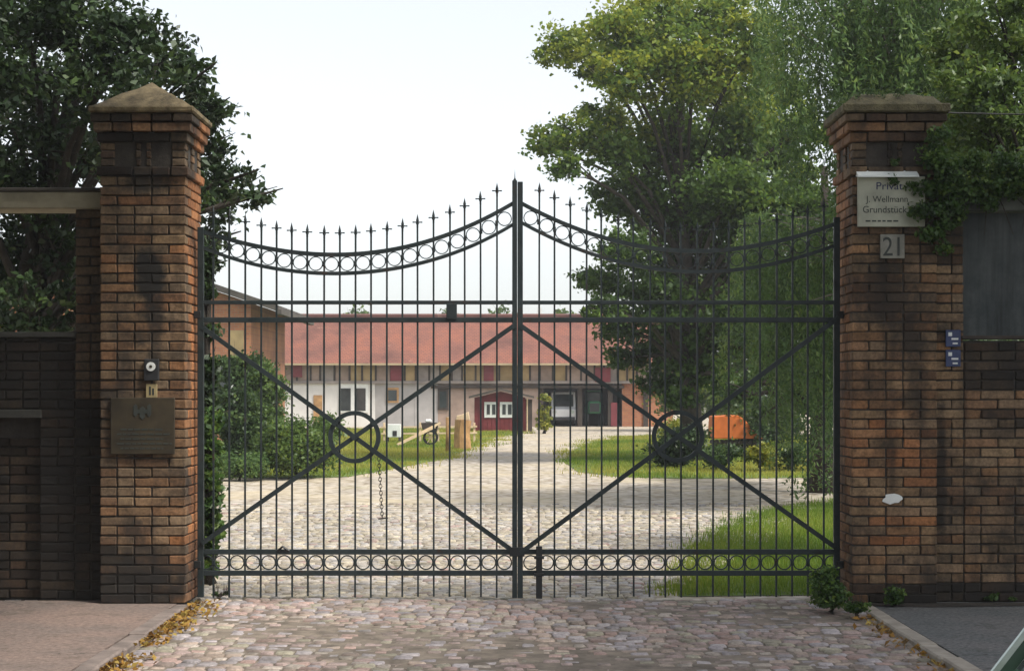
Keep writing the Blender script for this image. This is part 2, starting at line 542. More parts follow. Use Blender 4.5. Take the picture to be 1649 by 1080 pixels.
class MB:
    """collects boxes, prisms and tubes in world coordinates into ONE mesh"""

    def __init__(self):
        self.bm = bmesh.new()

    def box(self, x0, x1, y0, y1, z0, z1, bev=0.0):
        b = bmesh.new()
        bmesh.ops.create_cube(b, size=1)
        for v in b.verts:
            v.co = Vector(((x0 + x1) / 2 + v.co.x * (x1 - x0), (y0 + y1) / 2 + v.co.y * (y1 - y0), (z0 + z1) / 2 + v.co.z * (z1 - z0)))
        if bev:
            bmesh.ops.bevel(b, geom=b.edges[:], offset=bev, segments=1, affect='EDGES')
        self._merge(b)
        return self

    def bar(self, a, b_, w, d, up=(0, 1, 0)):
        """box along a->b, w across, d along 'up'"""
        a, b_ = Vector(a), Vector(b_)
        dr = (b_ - a)
        L = dr.length
        dr.normalize()
        up = Vector(up)
        s = dr.cross(up)
        s.normalize()
        u = s.cross(dr)
        b = bmesh.new()
        bmesh.ops.create_cube(b, size=1)
        mid = (a + b_) / 2
        for v in b.verts:
            v.co = mid + dr * (v.co.x * L) + s * (v.co.y * w) + u * (v.co.z * d)
        bmesh.ops.recalc_face_normals(b, faces=b.faces[:])
        self._merge(b)
        return self

    def prism(self, pts, axis, a0, a1, bev=0.0):
        """polygon pts (2D) extruded along axis 'x','y','z' from a0 to a1"""
        b = bmesh.new()

        def p3(p, a):
            return {'x': (a, p[0], p[1]), 'y': (p[0], a, p[1]), 'z': (p[0], p[1], a)}[axis]
        v0 = [b.verts.new(p3(p, a0)) for p in pts]
        v1 = [b.verts.new(p3(p, a1)) for p in pts]
        b.faces.new(v0)
        b.faces.new(v1[::-1])
        n = len(pts)
        for i in range(n):
            b.faces.new((v0[i], v1[i], v1[(i + 1) % n], v0[(i + 1) % n]))
        bmesh.ops.recalc_face_normals(b, faces=b.faces[:])
        if bev:
            bmesh.ops.bevel(b, geom=b.edges[:], offset=bev, segments=2, affect='EDGES', profile=0.6)
        self._merge(b)
        return self

    def tube(self, pts, radii, seg=8, cap=True):
        b = bmesh.new()
        pts = [Vector(p) for p in pts]
        rings = []
        for i, p in enumerate(pts):
            t = (pts[min(i + 1, len(pts) - 1)] - pts[max(i - 1, 0)]).normalized()
            ref = Vector((0, 0, 1)) if abs(t.z) < 0.9 else Vector((1, 0, 0))
            s = t.cross(ref).normalized()
            u = s.cross(t)
            r = radii[i] if hasattr(radii, '__len__') else radii
            rings.append([b.verts.new(p + (s * math.cos(k * 2 * math.pi / seg) + u * math.sin(k * 2 * math.pi / seg)) * r) for k in range(seg)])
        for i in range(len(rings) - 1):
            for k in range(seg):
                b.faces.new((rings[i][k], rings[i][(k + 1) % seg], rings[i + 1][(k + 1) % seg], rings[i + 1][k]))
        if cap:
            b.faces.new(rings[0])
            b.faces.new(rings[-1][::-1])
        bmesh.ops.recalc_face_normals(b, faces=b.faces[:])
        self._merge(b)
        return self

    def ring(self, c, R, w, d, seg=20):
        """flat iron ring in the XZ plane: w radial, d deep"""
        b = bmesh.new()
        rows = []
        for k in range(seg):
            a = 2 * math.pi * k / seg
            ca, sa = math.cos(a), math.sin(a)
            rows.append([b.verts.new((c[0] + ca * (R + i * w / 2), c[1] + j * d / 2, c[2] + sa * (R + i * w / 2))) for i, j in ((-1, -1), (1, -1), (1, 1), (-1, 1))])
        for k in range(seg):
            q, r = rows[k], rows[(k + 1) % seg]
            for i in range(4):
                b.faces.new((q[i], q[(i + 1) % 4], r[(i + 1) % 4], r[i]))
        bmesh.ops.recalc_face_normals(b, faces=b.faces[:])
        self._merge(b)
        return self

    def disc(self, c, r, d, axis='y', seg=16):
        b = bmesh.new()
        bmesh.ops.create_cone(b, cap_ends=True, segments=seg, radius1=r, radius2=r, depth=d)
        rot = {'y': Matrix.Rotation(math.pi / 2, 4, 'X'), 'x': Matrix.Rotation(math.pi / 2, 4, 'Y'), 'z': Matrix.Identity(4)}[axis]
        bmesh.ops.transform(b, matrix=Matrix.Translation(c) @ rot, verts=b.verts[:])
        self._merge(b)
        return self

    def _merge(self, b):
        me = bpy.data.meshes.new('tmp')
        b.to_mesh(me)
        b.free()
        self.bm.from_mesh(me)
        bpy.data.meshes.remove(me)

    def build(self, name, mat, parent=None, smooth=False):
        me = bpy.data.meshes.new(name)
        self.bm.to_mesh(me)
        self.bm.free()
        if smooth:
            me.polygons.foreach_set('use_smooth', np.ones(len(me.polygons), dtype=bool))
        return obj(name, me, mat, parent)


def text_mesh(name, s, size, loc, mat, parent, sx=1.0):
    """flat lettering standing in the XZ plane, facing -Y"""
    cu = bpy.data.curves.new(name, 'FONT')
    cu.body = s
    cu.size = size
    cu.extrude = 0.0008
    o = bpy.data.objects.new(name + '_tmp', cu)
    col.objects.link(o)
    dg = bpy.context.evaluated_depsgraph_get()
    me = bpy.data.meshes.new_from_object(o.evaluated_get(dg))
    bpy.data.objects.remove(o)
    me.transform(Matrix.Translation(loc) @ Matrix.Rotation(math.pi / 2, 4, 'X') @ Matrix.Diagonal((sx, 1, 1, 1)))
    me.materials.clear()
    return obj(name, me, mat, parent)


def sheet(name, pts, z, mat, kind='structure', parent=None):
    me = bpy.data.meshes.new(name)
    me.from_pydata([(x, y, z if not callable(z) else z(x, y)) for x, y in pts], [], [list(range(len(pts)))])
    me.update()
    o = obj(name, me, mat, parent)
    if kind:
        o['kind'] = kind
    return o


# ------------------------------------------------------------------ ground, road, pavements, yard
sheet('ground', [(-700, -300), (700, -300), (700, 900), (-700, 900)], -0.14, 'earth')
sheet('road', [(-60, -12), (60, -12), (60, 8.6), (-60, 8.6)], -0.085, 'road')


def drive_z(y):
    """the drive falls a little from the gate to the road"""
    return -0.012 - 0.05 * min(1.0, max(0.0, (13.9 - y) / 4.5))


KL, KR = -2.56, 2.74
drive = np_mesh('driveway', [(KL, 8.5, drive_z(8.5) - .008), (KR + .1, 8.5, drive_z(8.5) - .008), (KR + .1, 13.9, drive_z(13.9) - .008), (KL, 13.9, drive_z(13.9) - .008)], [[0, 1, 2, 3]])
driveway = tag(obj('driveway', drive, 'joint'), kind='structure')
courtyard = sheet('courtyard_paving', [(-60, 13.9), (60, 13.9), (60, 140), (-60, 140)], -0.024, 'paving')

lp = MB().box(-14, KL - .13, 8.6, 13.72, -0.2, 0.0)
tag(lp.build('pavement_left', 'slab'), kind='structure')
rp = MB().box(KR + .13, 14, 8.6, 13.62, -0.2, 0.0)
tag(rp.build('pavement_right', 'asphalt'), kind='structure')


def kerb(name, x0, x1, mat, gap):
    root = bpy.data.objects.new(name, None)
    root.location = ((x0 + x1) / 2, 8.7, 0)
    link(root)
    root['kind'] = 'structure'
    bpy.context.view_layer.update()
    y = 8.7
    while y < 13.3:
        L = random.uniform(0.55, 0.8)
        y1 = min(y + L, 13.45)
        dx = random.uniform(-0.012, 0.012)
        MB().box(x0 + dx, x1 + dx, y + gap, y1 - gap, -0.2, 0.006 + random.uniform(-0.008, 0.01), bev=0.012).build('kerb_stone', mat, root)
        y = y1
    return root


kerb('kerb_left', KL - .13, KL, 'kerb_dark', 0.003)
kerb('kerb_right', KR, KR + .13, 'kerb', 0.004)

# grass areas (measured on the ground plane)
GR_NEAR = [gp(*p) for p in ((1072, 957), (1098, 885), (1150, 846), (1222, 823), (1350, 803))] + [(9, 28.5), (14, 27), (14, 14.3), (3, 14.3)]
GR_ISLE = [gp(*p) for p in ((908, 742), (925, 722), (965, 709), (1010, 702), (1060, 698))] + [(22, 66), (24, 34.6)] + [gp(*p) for p in ((1340, 767), (1100, 769), (1000, 766), (930, 758))]
GR_LEFT = [gp(*p) for p in ((500, 768), (560, 766), (640, 752), (720, 736), (770, 716), (800, 702), (845, 694))] + [(-1, 80), (-26, 80), (-26, 34.5)]
grass_near = sheet('lawn_near', [gp(*p) for p in ((1092, 956), (1116, 886), (1165, 849), (1235, 826), (1350, 806))] + GR_NEAR[5:8] + [(3, 14.3)], -0.018, 'grass_base')
grass_isle = sheet('lawn_island', GR_ISLE, -0.016, 'grass_base')
grass_left = sheet('lawn_left', GR_LEFT, -0.014, 'grass_base')


def in_poly(x, y, poly):
    r = np.zeros(len(x), dtype=bool)
    n = len(poly)
    j = n - 1
    for i in range(n):
        xi, yi = poly[i]
        xj, yj = poly[j]
        c = ((yi > y) != (yj > y)) & (x < (xj - xi) * (y - yi) / (yj - yi + 1e-9) + xi)
        r ^= c
        j = i
    return r


def snoise(x, y, s, seed=0):
    """cheap smooth 2-D noise in 0..1"""
    r = np.random.default_rng(seed)
    v = np.zeros_like(x)
    for i in range(6):
        a = r.uniform(0, 6.28)
        f = s * r.uniform(0.5, 1.8)
        v += np.sin((x * math.cos(a) + y * math.sin(a)) * f + r.uniform(0, 6.28))
    return 0.5 + v / 7.0


def grass(name, poly, n, hmin, hmax, w, label, bbox, seed, shift=0.15):
    r = np.random.default_rng(seed)
    x = r.uniform(bbox[0], bbox[1], n)
    y = r.uniform(bbox[2], bbox[3], n)
    # ragged border
    jx = x + (0.11 + (y - 14) / 90) * (r.normal(0, 1, n) * .6 + 2.2 * (snoise(x, y, 3.1, seed + 9) - .5))
    jy = y + r.normal(0, 0.12, n) * (1 + (y - 14) / 10)
    k = in_poly(jx, jy, poly)
    x, y = x[k], y[k]
    n = len(x)
    h = r.uniform(hmin, hmax, n) * (0.6 + 0.8 * snoise(x, y, 2.0, seed))
    a = r.uniform(0, 6.28, n)
    le = r.uniform(0.1, 0.7, n) * h
    la = r.uniform(0, 6.28, n)
    v = np.zeros((n, 3, 3))
    v[:, 0] = np.stack([x - np.cos(a) * w, y - np.sin(a) * w, np.full(n, -0.03)], 1)
    v[:, 1] = np.stack([x + np.cos(a) * w, y + np.sin(a) * w, np.full(n, -0.03)], 1)
    v[:, 2] = np.stack([x + np.cos(la) * le, y + np.sin(la) * le, h], 1)
    tone = np.clip(shift + 0.75 * snoise(x, y, 0.9, seed + 3) + r.normal(0, 0.14, n), 0, 1)
    f = np.arange(n * 3).reshape(n, 3)
    o = obj(name, np_mesh(name, v.reshape(-1, 3), f, tone), 'grass')
    tag(o, label, 'grass', kind='stuff')
    return o


grass('grass_blades', GR_NEAR, 190000, 0.018, 0.055, 0.006, 'lush green grass beside the drive behind the right pillar', (1.0, 8.5, 14.2, 28.5), 1, -0.08)
grass('grass_blades', GR_ISLE, 90000, 0.03, 0.08, 0.012, 'mown grass around the foot of the large maple', (1.0, 12, 33.5, 67), 2, 0.34)
grass('grass_blades', GR_LEFT, 80000, 0.03, 0.09, 0.014, 'sunny yellowish grass in front of the red playhouse', (-8, 1, 34, 80), 3, 0.46)

# ------------------------------------------------------------------ cobbles
COB = [(0.406, 0.307, 0.278), (0.452, 0.354, 0.29), (0.383, 0.342, 0.348), (0.325, 0.255, 0.22), (0.476, 0.406, 0.348), (0.441, 0.307, 0.267), (0.371, 0.336, 0.255), (0.429, 0.383, 0.383), (0.418, 0.319, 0.29)]
COB_F = [(0.45, 0.40, 0.345), (0.50, 0.455, 0.40), (0.43, 0.405, 0.385), (0.39, 0.335, 0.265), (0.53, 0.465, 0.35), (0.46, 0.395, 0.30)]


def stone_verts(lx, ly, h, r):
    """chamfered, slightly domed sett: 12 verts, 10 quads"""
    def ringz(sx, sy, z):
        return [(-sx + r.uniform(-.006, .006), -sy + r.uniform(-.006, .006), z), (sx + r.uniform(-.006, .006), -sy + r.uniform(-.006, .006), z),
                (sx + r.uniform(-.006, .006), sy + r.uniform(-.006, .006), z), (-sx + r.uniform(-.006, .006), sy + r.uniform(-.006, .006), z)]
    v = ringz(lx / 2, ly / 2, -0.06) + ringz(lx / 2, ly / 2, h - 0.008) + ringz(lx / 2 - 0.014, ly / 2 - 0.014, h)
    v = np.array(v)
    v[8:, 2] += r.uniform(-0.004, 0.004, 4)
    return v


SF = []
for i in range(2):
    for k in range(4):
        SF.append([i * 4 + k, i * 4 + (k + 1) % 4, i * 4 + 4 + (k + 1) % 4, i * 4 + 4 + k])
SF.append([8, 9, 10, 11])
SF = np.array(SF)

stone_var = []
for i in range(10):
    stone_var.append((np_mesh('cobble', stone_verts(0.115, 0.098, 0.0, rng), SF)))
    stone_var[-1].materials.append(M['cobble'])

cob_rows = []
y = 8.62
while y < 26.0:
    dy = random.uniform(0.095, 0.115)
    cob_rows.append((y + dy / 2, dy))
    y += dy
jv, jf, jc = [], [], []
jv2, jf2, jc2 = [], [], []
n_single = 0
for ry, dy in cob_rows:
    if ry < 13.85:
        x, xe = KL + 0.03, KR - 0.02
    else:
        if ry > 20.5 and random.random() < (ry - 20.5) / 7:
            continue
        x, xe = -6.0, min(4.5, 1.2 + (ry - 14.3) * 0.33)
        if ry > 16:
            x = max(-7.5, -(ry * 0.19) - 0.6)
    while x < xe:
        lx = random.uniform(0.095, 0.15)
        cx = x + lx / 2
        cy = ry + math.sin(cx * 1.9 + ry * 0.8) * 0.035
        zz = drive_z(cy) + 0.006 * math.sin(cx * 1.3 + cy * 2.1) + random.uniform(-0.007, 0.009)
        seen = ry > 10.15 and ry < 12.2 and abs(cx) < ry * 0.304 + 0.02
        c = random.choice(COB if ry < 13.9 or random.random() < 0.08 else COB_F)
        f_ = random.uniform(0.82, 1.18)
        c = tuple(q * f_ for q in c)
        if seen and n_single < 300:
            o = bpy.data.objects.new('cobble', stone_var[n_single % 10])
            o.location = (cx, cy, zz)
            o.scale = ((lx - 0.010) / 0.115, (dy - 0.008) / 0.098, 1)
            o.rotation_euler = (random.uniform(-.03, .03), random.uniform(-.03, .03), random.choice((0, math.pi)) + random.uniform(-.05, .05))
            o.color = (*c, 1)
            link(o, driveway)
            n_single += 1
        elif ry < 13.85 or abs(cx) < ry * 0.31 + 1.2:
            v = stone_verts(lx - 0.012, dy - 0.008, 0.0, rng) + np.array([cx, cy, zz])
            tv, tf, tc_ = (jv, jf, jc) if ry < 13.85 else (jv2, jf2, jc2)
            tf.append(SF + 12 * len(tv))
            tv.append(v)
            tc_.append(np.tile(np.array(c), (9, 1)))
        x += lx
for nm, par, tv, tf, tc_ in (('cobbles_joined', driveway, jv, jf, jc), ('cobbles_joined', courtyard, jv2, jf2, jc2)):
    o = obj(nm, np_mesh(nm, np.concatenate(tv), np.concatenate(tf), cols=np.concatenate(tc_)), 'cobble_joined', par)
    o.name = 'cobble_field'
    o['kind'] = 'stuff'

# ------------------------------------------------------------------ bricks
MODB, CH, JT = 0.138, 0.0778, 0.012
PAL = [(0.34, 0.22, 0.12), (0.36, 0.195, 0.095), (0.31, 0.175, 0.095), (0.30, 0.205, 0.125), (0.38, 0.255, 0.145), (0.34, 0.21, 0.115), (0.32, 0.21, 0.125)]
brick_cache = {}


def brick_mesh(lx, ly, lz, var):
    key = (round(lx, 3), round(ly, 3), round(lz, 3), var)
    if key not in brick_cache:
        r = random.Random(hash(key))
        b = bmesh.new()
        bmesh.ops.create_cube(b, size=1)
        for v in b.verts:
            v.co = Vector((v.co.x * lx, v.co.y * ly, v.co.z * lz))
        bmesh.ops.bevel(b, geom=b.edges[:], offset=0.006, segments=1, affect='EDGES')
        for v in b.verts:
            v.co += Vector((r.uniform(-.0035, .0035), r.uniform(-.003, .003), r.uniform(-.0035, .0035)))
        me = bpy.data.meshes.new('brick')
        b.to_mesh(me)
        b.free()
        me.materials.append(M['brick'])
        brick_cache[key] = me
    return brick_cache[key]


def soot_shade_mix(c, s):  # pulls a brick towards black, for grime and for painted shade
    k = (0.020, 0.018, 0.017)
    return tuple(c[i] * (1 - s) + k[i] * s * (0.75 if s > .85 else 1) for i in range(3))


def brick(parent, x0, x1, y0, y1, z0, z1, soot=0.0, warm=0.0, j=JT):
    lx, ly, lz = x1 - x0, y1 - y0, z1 - z0
    me = brick_mesh(lx - (j if lx > 0.05 else 0), ly - (j if ly > 0.05 else 0), lz - j * 0.9, random.randrange(4))
    o = bpy.data.objects.new('brick', me)
    # jitter the face a millimetre or two; the corner stays closed
    o.location = Vector(((x0 + x1) / 2 + random.uniform(-.0015, .0015), (y0 + y1) / 2 + random.uniform(-.005, .003), (z0 + z1) / 2 + random.uniform(-.0015, .0015)))
    c = random.choice(PAL)
    if warm:
        c = tuple(c[i] * (1 - warm) + (0.43, 0.16, 0.055)[i] * warm for i in range(3))
    f = random.uniform(0.76, 1.14)
    c = soot_shade_mix(tuple(q * f for q in c), min(0.97, max(0.0, soot)))
    o.color = (*c, 1)
    link(o)
    o.parent = parent
    o.matrix_parent_inverse = parent.matrix_world.inverted()
    return o


def joined_bricks(parent, boxes, soot=0.3):
    v, f, c = [], [], []
    q = np.array([[0, 1, 3, 2], [4, 6, 7, 5], [0, 4, 5, 1], [2, 3, 7, 6], [0, 2, 6, 4], [1, 5, 7, 3]])
    for i, (x0, x1, y0, y1, z0, z1) in enumerate(boxes):
        e = JT / 2
        p = np.array([(x, y_, z) for x in (x0 + e, x1 - e) for y_ in (y0 + e, y1 - e) for z in (z0 + e, z1 - e)])
        v.append(p)
        f.append(q + 8 * i)
        cc = soot_shade_mix(random.choice(PAL), min(0.95, max(0, soot + random.uniform(-.25, .25))))
        c.append(np.tile(cc, (6, 1)))
    o = obj('brick_backing', np_mesh('brick_backing', np.concatenate(v), np.concatenate(f), cols=np.concatenate(c)), 'brick_joined', parent)
    o['kind'] = 'stuff'
    return o


def split_run(a, b, pattern):
    """cut a..b into stretchers (2) and headers (1) in the given proportion"""
    u = (b - a) / sum(pattern)
    out = []
    p = a
    for k in pattern:
        out.append((p, p + k * u))
        p += k * u
    return out


def pillar(name, x0, x1, y0, inner, label, soot_shadef, warmf):
    W = x1 - x0
    y1 = y0 + W
    root = thing(name, ((x0 + x1) / 2, (y0 + y1) / 2, 0), label, 'gate pillar', 'brick pillars either side of the gate')
    rec = 0.021
    MB().box(x0 + rec, x1 - rec, y0 + rec, y1 - rec, -0.1, 3.93).build('mortar_core', 'mortar', root)
    T = MODB
    backing = []

    def course(z0, z1, pj, kind, front=None):
        a0, a1, b0, b1 = x0 - pj, x1 + pj, y0 - pj, y1 + pj
        if inner > 0:                                       # inner face at a1
            fA, fB, s0, s1 = (a0, a1), (a0, a1 - T), a1 - T, a1
        else:
            fA, fB, s0, s1 = (a0, a1), (a0 + T, a1), a0, a0 + T
        zc = (z0 + z1) / 2
        uw, ud = (a1 - a0) / 5, (b1 - b0) / 5
        if kind == 0:                                       # corner brick laid as header, long side along the depth
            fr = split_run(a0, a1 - uw, (2, 2)) if inner > 0 else split_run(a0 + uw, a1, (2, 2))
            corner = (a1 - uw, a1, 2 * ud) if inner > 0 else (a0, a0 + uw, 2 * ud)
            sd = split_run(b0 + 2 * ud, b1, (2, 1))
        else:                                               # corner brick laid as stretcher
            fr = split_run(a0, a1 - 2 * uw, (1, 2)) if inner > 0 else split_run(a0 + 2 * uw, a1, (2, 1))
            corner = (a1 - 2 * uw, a1, ud) if inner > 0 else (a0, a0 + 2 * uw, ud)
            sd = split_run(b0 + ud, b1, (2, 2))
        cut = []
        for p, q in fr:
            if q - p > 1.5 * uw and random.random() < 0.42:
                cut += [(p, (p + q) / 2), ((p + q) / 2, q)]
            else:
                cut.append((p, q))
        for p, q in cut:
            brick(root, p, q, b0, b0 + T - 0.012, z0, z1, soot_shadef((p + q) / 2, zc, 'front'), warmf((p + q) / 2, zc, 'front'))
        cf = 'side' if (kind == 0 and random.random() < .5) else 'front'
        brick(root, corner[0], corner[1], b0, b0 + corner[2], z0, z1, soot_shadef((corner[0] + corner[1]) / 2, zc, cf) * .8, warmf(s1, zc, cf) * .7)
        for p, q in sd:
            if inner > 0:
                brick(root, s0 + 0.012, s1, p, q, z0, z1, soot_shadef(s1, zc, 'side'), warmf(s1, zc, 'side'))
            else:
                brick(root, s0, s1 - 0.012, p, q, z0, z1, soot_shadef(s0, zc, 'side'), warmf(s0, zc, 'side'))
        o0, o1 = (a0, a0 + T * .9) if inner > 0 else (a1 - T * .9, a1)
        for p, q in split_run(b0 + T, b1 - T, (2, 1) if kind else (1, 2)):
            backing.append((o0, o1, p, q, z0, z1))
        for p, q in split_run(a0 + T, a1 - T, (2, 1) if kind else (1, 2)):
            backing.append((p, q, b1 - T * .9, b1, z0, z1))

    z = 0.0
    for i in range(44):
        course(z, z + CH, 0.0, i % 2)
        z += CH
    course(z, z + CH, 0.025, 0)
    z += CH
    # frieze with sunk panels
    zf0, zf1 = z, z + 0.195
    fh = 0.195 / 3
    u = W / 11.0
    for k in range(3):
        for a, b in ((0, 2.0), (4.6, 5.2), (5.9, 6.5), (9.1, 11)):
            brick(root, x0 + a * u, x0 + b * u, y0, y0 + 0.11, zf0 + k * fh, zf0 + (k + 1) * fh, 0.62 + random.uniform(-.2, .25))
        for a, b in ((0.165, 2.0), (4.6, 6.4), (9.1, 11)):
            ya, yb = y0 + (a * u if a > 1 else 0.12), y0 + b * u
            if inner > 0:
                brick(root, x1 - 0.11, x1, ya, yb, zf0 + k * fh, zf0 + (k + 1) * fh, 0.35 + random.uniform(-.2, .25))
            else:
                brick(root, x0, x0 + 0.11, ya, yb, zf0 + k * fh, zf0 + (k + 1) * fh, 0.35 + random.uniform(-.2, .25))
    z = zf1
    for i, (pj, h) in enumerate(((0.022, CH), (0.048, CH), (0.066, CH * 0.9))):
        course(z, z + h, pj, i % 2)
        z += h
    joined_bricks(root, backing, 0.4)
    return root, z, (x0, x1, y0, y1)


def near(x, z, cx, cz, rx, rz):
    return max(0.0, 1 - ((x - cx) / rx) ** 2 - ((z - cz) / rz) ** 2)


def soot_shade_L(x, z, face):  # sooty marks, plus painted shade on the front and lighter inner side
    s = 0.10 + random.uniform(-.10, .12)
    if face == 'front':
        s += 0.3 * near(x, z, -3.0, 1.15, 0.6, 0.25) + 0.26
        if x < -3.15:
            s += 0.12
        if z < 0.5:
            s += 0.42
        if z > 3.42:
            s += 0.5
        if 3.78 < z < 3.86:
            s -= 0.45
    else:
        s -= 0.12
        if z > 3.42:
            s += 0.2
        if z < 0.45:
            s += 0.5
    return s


def warm_lit_L(x, z, face):
    return 0.75 if face == 'side' else (0.35 if random.random() < 0.15 else 0.0)  # inner side painted more orange to stand for the light there


def soot_shade_R(x, z, face):  # sooty marks, plus some painted shade over the whole front
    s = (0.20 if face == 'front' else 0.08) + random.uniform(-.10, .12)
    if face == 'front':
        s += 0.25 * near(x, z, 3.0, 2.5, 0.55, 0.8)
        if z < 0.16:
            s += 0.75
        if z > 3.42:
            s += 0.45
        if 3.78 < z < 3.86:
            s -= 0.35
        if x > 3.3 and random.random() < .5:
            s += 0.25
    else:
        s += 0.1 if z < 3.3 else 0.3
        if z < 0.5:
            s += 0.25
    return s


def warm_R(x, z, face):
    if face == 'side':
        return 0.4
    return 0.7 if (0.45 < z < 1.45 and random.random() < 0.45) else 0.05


LX0, LX1, RX0, RX1, PY = -3.306, -2.612, 2.722, 3.412, 13.5
pl_root, ztop, _ = pillar('gate_pillar', LX0, LX1, PY, +1, 'tall brick gate pillar with pyramid cap and brass plaque', soot_shade_L, warm_lit_L)
pr_root, _, _ = pillar('gate_pillar', RX0, RX1, PY, -1, 'tall brick gate pillar with flat mossy cap and house number', soot_shade_R, warm_R)


def cap(parent, x0, x1, y0, z0, slab_h, proj, apex, flat, mat, seed):
    """weathered cap stone: slab plus pyramid (flat = share of the width left level on top)"""
    r = random.Random(seed)
    W = x1 - x0
    y1 = y0 + W
    MB().box(x0 - proj, x1 + proj, y0 - proj, y1 + proj, z0 + 0.003, z0 + slab_h, bev=0.012).build('cap_slab', mat, parent)
    n = 8
    vs, fs = [], []
    cx, cy = (x0 + x1) / 2, (y0 + y1) / 2
    half = W / 2 + proj - 0.015
    for i in range(n + 1):
        for k in range(n + 1):
            u, v = i / n * 2 - 1, k / n * 2 - 1
            d = max(abs(u), abs(v))
            hgt = (1 - max(d, flat)) / (1 - flat) * (apex - z0 - slab_h)
            e = 0.0 if d > 0.99 else 1.0
            vs.append((cx + u * half + r.uniform(-.006, .006) * e, cy + v * half + r.uniform(-.006, .006) * e, z0 + slab_h - 0.004 * (1 - e) + hgt + r.uniform(-.008, .008) * e))
    for i in range(n):
        for k in range(n):
            a = i * (n + 1) + k
            fs.append((a, a + n + 1, a + n + 2, a + 1))
    obj('cap_top', np_mesh('cap_top', vs, fs), mat, parent)


cap(pl_root, LX0, LX1, PY, ztop, 0.055, 0.075, 4.235, 0.0, 'capstone', 3)
cap(pr_root, RX0, RX1, PY, ztop, 0.075, 0.085, 4.105, 0.66, 'capmoss', 4)

# white smear on the right pillar, flush on the bricks
r = random.Random(5)
sm = []
c0 = at(1437, 803, PY)
for k in range(14):
    a = k / 14 * 2 * math.pi
    rr = r.uniform(0.7, 1.1)
    sm.append((c0.x + math.cos(a) * 0.085 * rr, c0.z + math.sin(a) * 0.042 * rr))
MB().prism(sm, 'y', PY - 0.012, PY + 0.003).build('paint_patch', 'white', pr_root)


# ------------------------------------------------------------------ walls beside the pillars
def lay_wall(root, x_in, x_out, yf, z0, z1, off, soot_shadef, limit_x, T=0.115):
    """running bond between x_in and x_out; bricks beyond limit_x are joined"""
    sgn = 1 if x_out > x_in else -1
    i = int(round(z0 / CH))
    z = i * CH
    back = []
    while z < z1 - 0.02:
        ze = min(z + CH, z1)
        x = x_in
        first = True
        while (x_out - x) * sgn > 0.02:
            L = MODB if (first and (i + off) % 2) else (2 * MODB if random.random() < 0.8 else MODB)
            first = False
            xe = x + sgn * L
            if (x_out - xe) * sgn < 0.05:
                xe = x_out
            a, b = min(x, xe), max(x, xe)
            if (limit_x - (a + b) / 2) * sgn > 0:
                brick(root, a, b, yf, yf + T, z, ze, soot_shadef((a + b) / 2, (z + ze) / 2))
            else:
                back.append((a, b, yf, yf + T, z, ze))
            x = xe
        z += CH
        i += 1
    return back


# left wall: window-like opening under a concrete lintel, bricked niche below
YL = 13.76
wl_root = thing('brick_wall', (-4.6, YL + .15, 0), 'shade-tinted dark brick wall with open window gap beside plaqued pillar', 'brick wall')
OX = -3.572                                               # edge of the opening
zs, zl0, zl1 = 2.14, 3.185, 3.325


def shade_wl(x, z):  # near-black tone paints the deep shade on this wall
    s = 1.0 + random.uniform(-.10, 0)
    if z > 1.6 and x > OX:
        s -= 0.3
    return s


core = MB()
core.box(-7.0, -4.75, YL + 0.024, YL + 0.30, -0.1, 20 * CH)
core.box(-4.75, -3.86, YL + 0.13, YL + 0.30, -0.1, 20 * CH)
core.box(-3.86, LX0 - 0.003, YL + 0.024, YL + 0.30, -0.1, 20 * CH)
core.box(-7.0, LX0 - 0.003, YL + 0.024, YL + 0.30, 20 * CH, zs - 0.02)
core.box(OX + 0.016, LX0 - 0.003, YL + 0.024, YL + 0.30, zs - 0.02, zl0 - 0.002)
core.box(-7.0, -5.6, YL + 0.024, YL + 0.30, zs - 0.02, zl0 - 0.002)
core.build('mortar_core', 'mortar', wl_root)
bk = []
bk += lay_wall(wl_root, LX0, OX, YL, 0, zl0, 0, shade_wl, -4.5)
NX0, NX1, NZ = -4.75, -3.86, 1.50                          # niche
bk += lay_wall(wl_root, OX, NX1, YL, 0, zs, 1, shade_wl, -4.5)
bk += lay_wall(wl_root, NX1, -7.0, YL, 20 * CH, zs, 0, shade_wl, -4.5)
bk += lay_wall(wl_root, NX0, -7.0, YL, 0, 20 * CH, 0, shade_wl, -4.5)
bk += lay_wall(wl_root, -5.6, -7.0, YL, zs, zl0, 0, shade_wl, -4.5)
bk += lay_wall(wl_root, NX1, NX0, YL + 0.10, 0, 17 * CH, 0, lambda x, z: 0.93 + random.uniform(-.15, .05), -4.5)  # niche bricks coloured dark for the same shade
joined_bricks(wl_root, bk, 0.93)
MB().box(-5.62, OX + 0.004, YL - 0.02, YL + 0.31, zs + 0.002, zs + 0.045, bev=0.006).build('sill', 'lintel_shaded', wl_root)
MB().box(-4.8, NX1 + 0.02, YL - 0.012, YL + 0.05, 19.05 * CH, 20 * CH - 0.004, bev=0.006).build('niche_lintel', 'lintel_shaded', wl_root)
MB().box(-7.1, LX0 - 0.004, YL - 0.05, YL + 0.32, zl0, zl1, bev=0.01).build('lintel', 'lintel', wl_root)
MB().box(-7.1, LX0 - 0.004, YL - 0.075, YL + 0.34, zl1 + 0.002, zl1 + 0.03, bev=0.006).build('coping', 'roof_dark', wl_root)

# right wall: opening closed with a grey panel
YR = 13.6
wr_root = thing('brick_wall', (5.0, YR + .15, 0), 'brick wall with grey panel and ivy beside numbered pillar', 'brick wall')
PX0, PZ0, PZ1 = 3.650, 2.120, 3.155


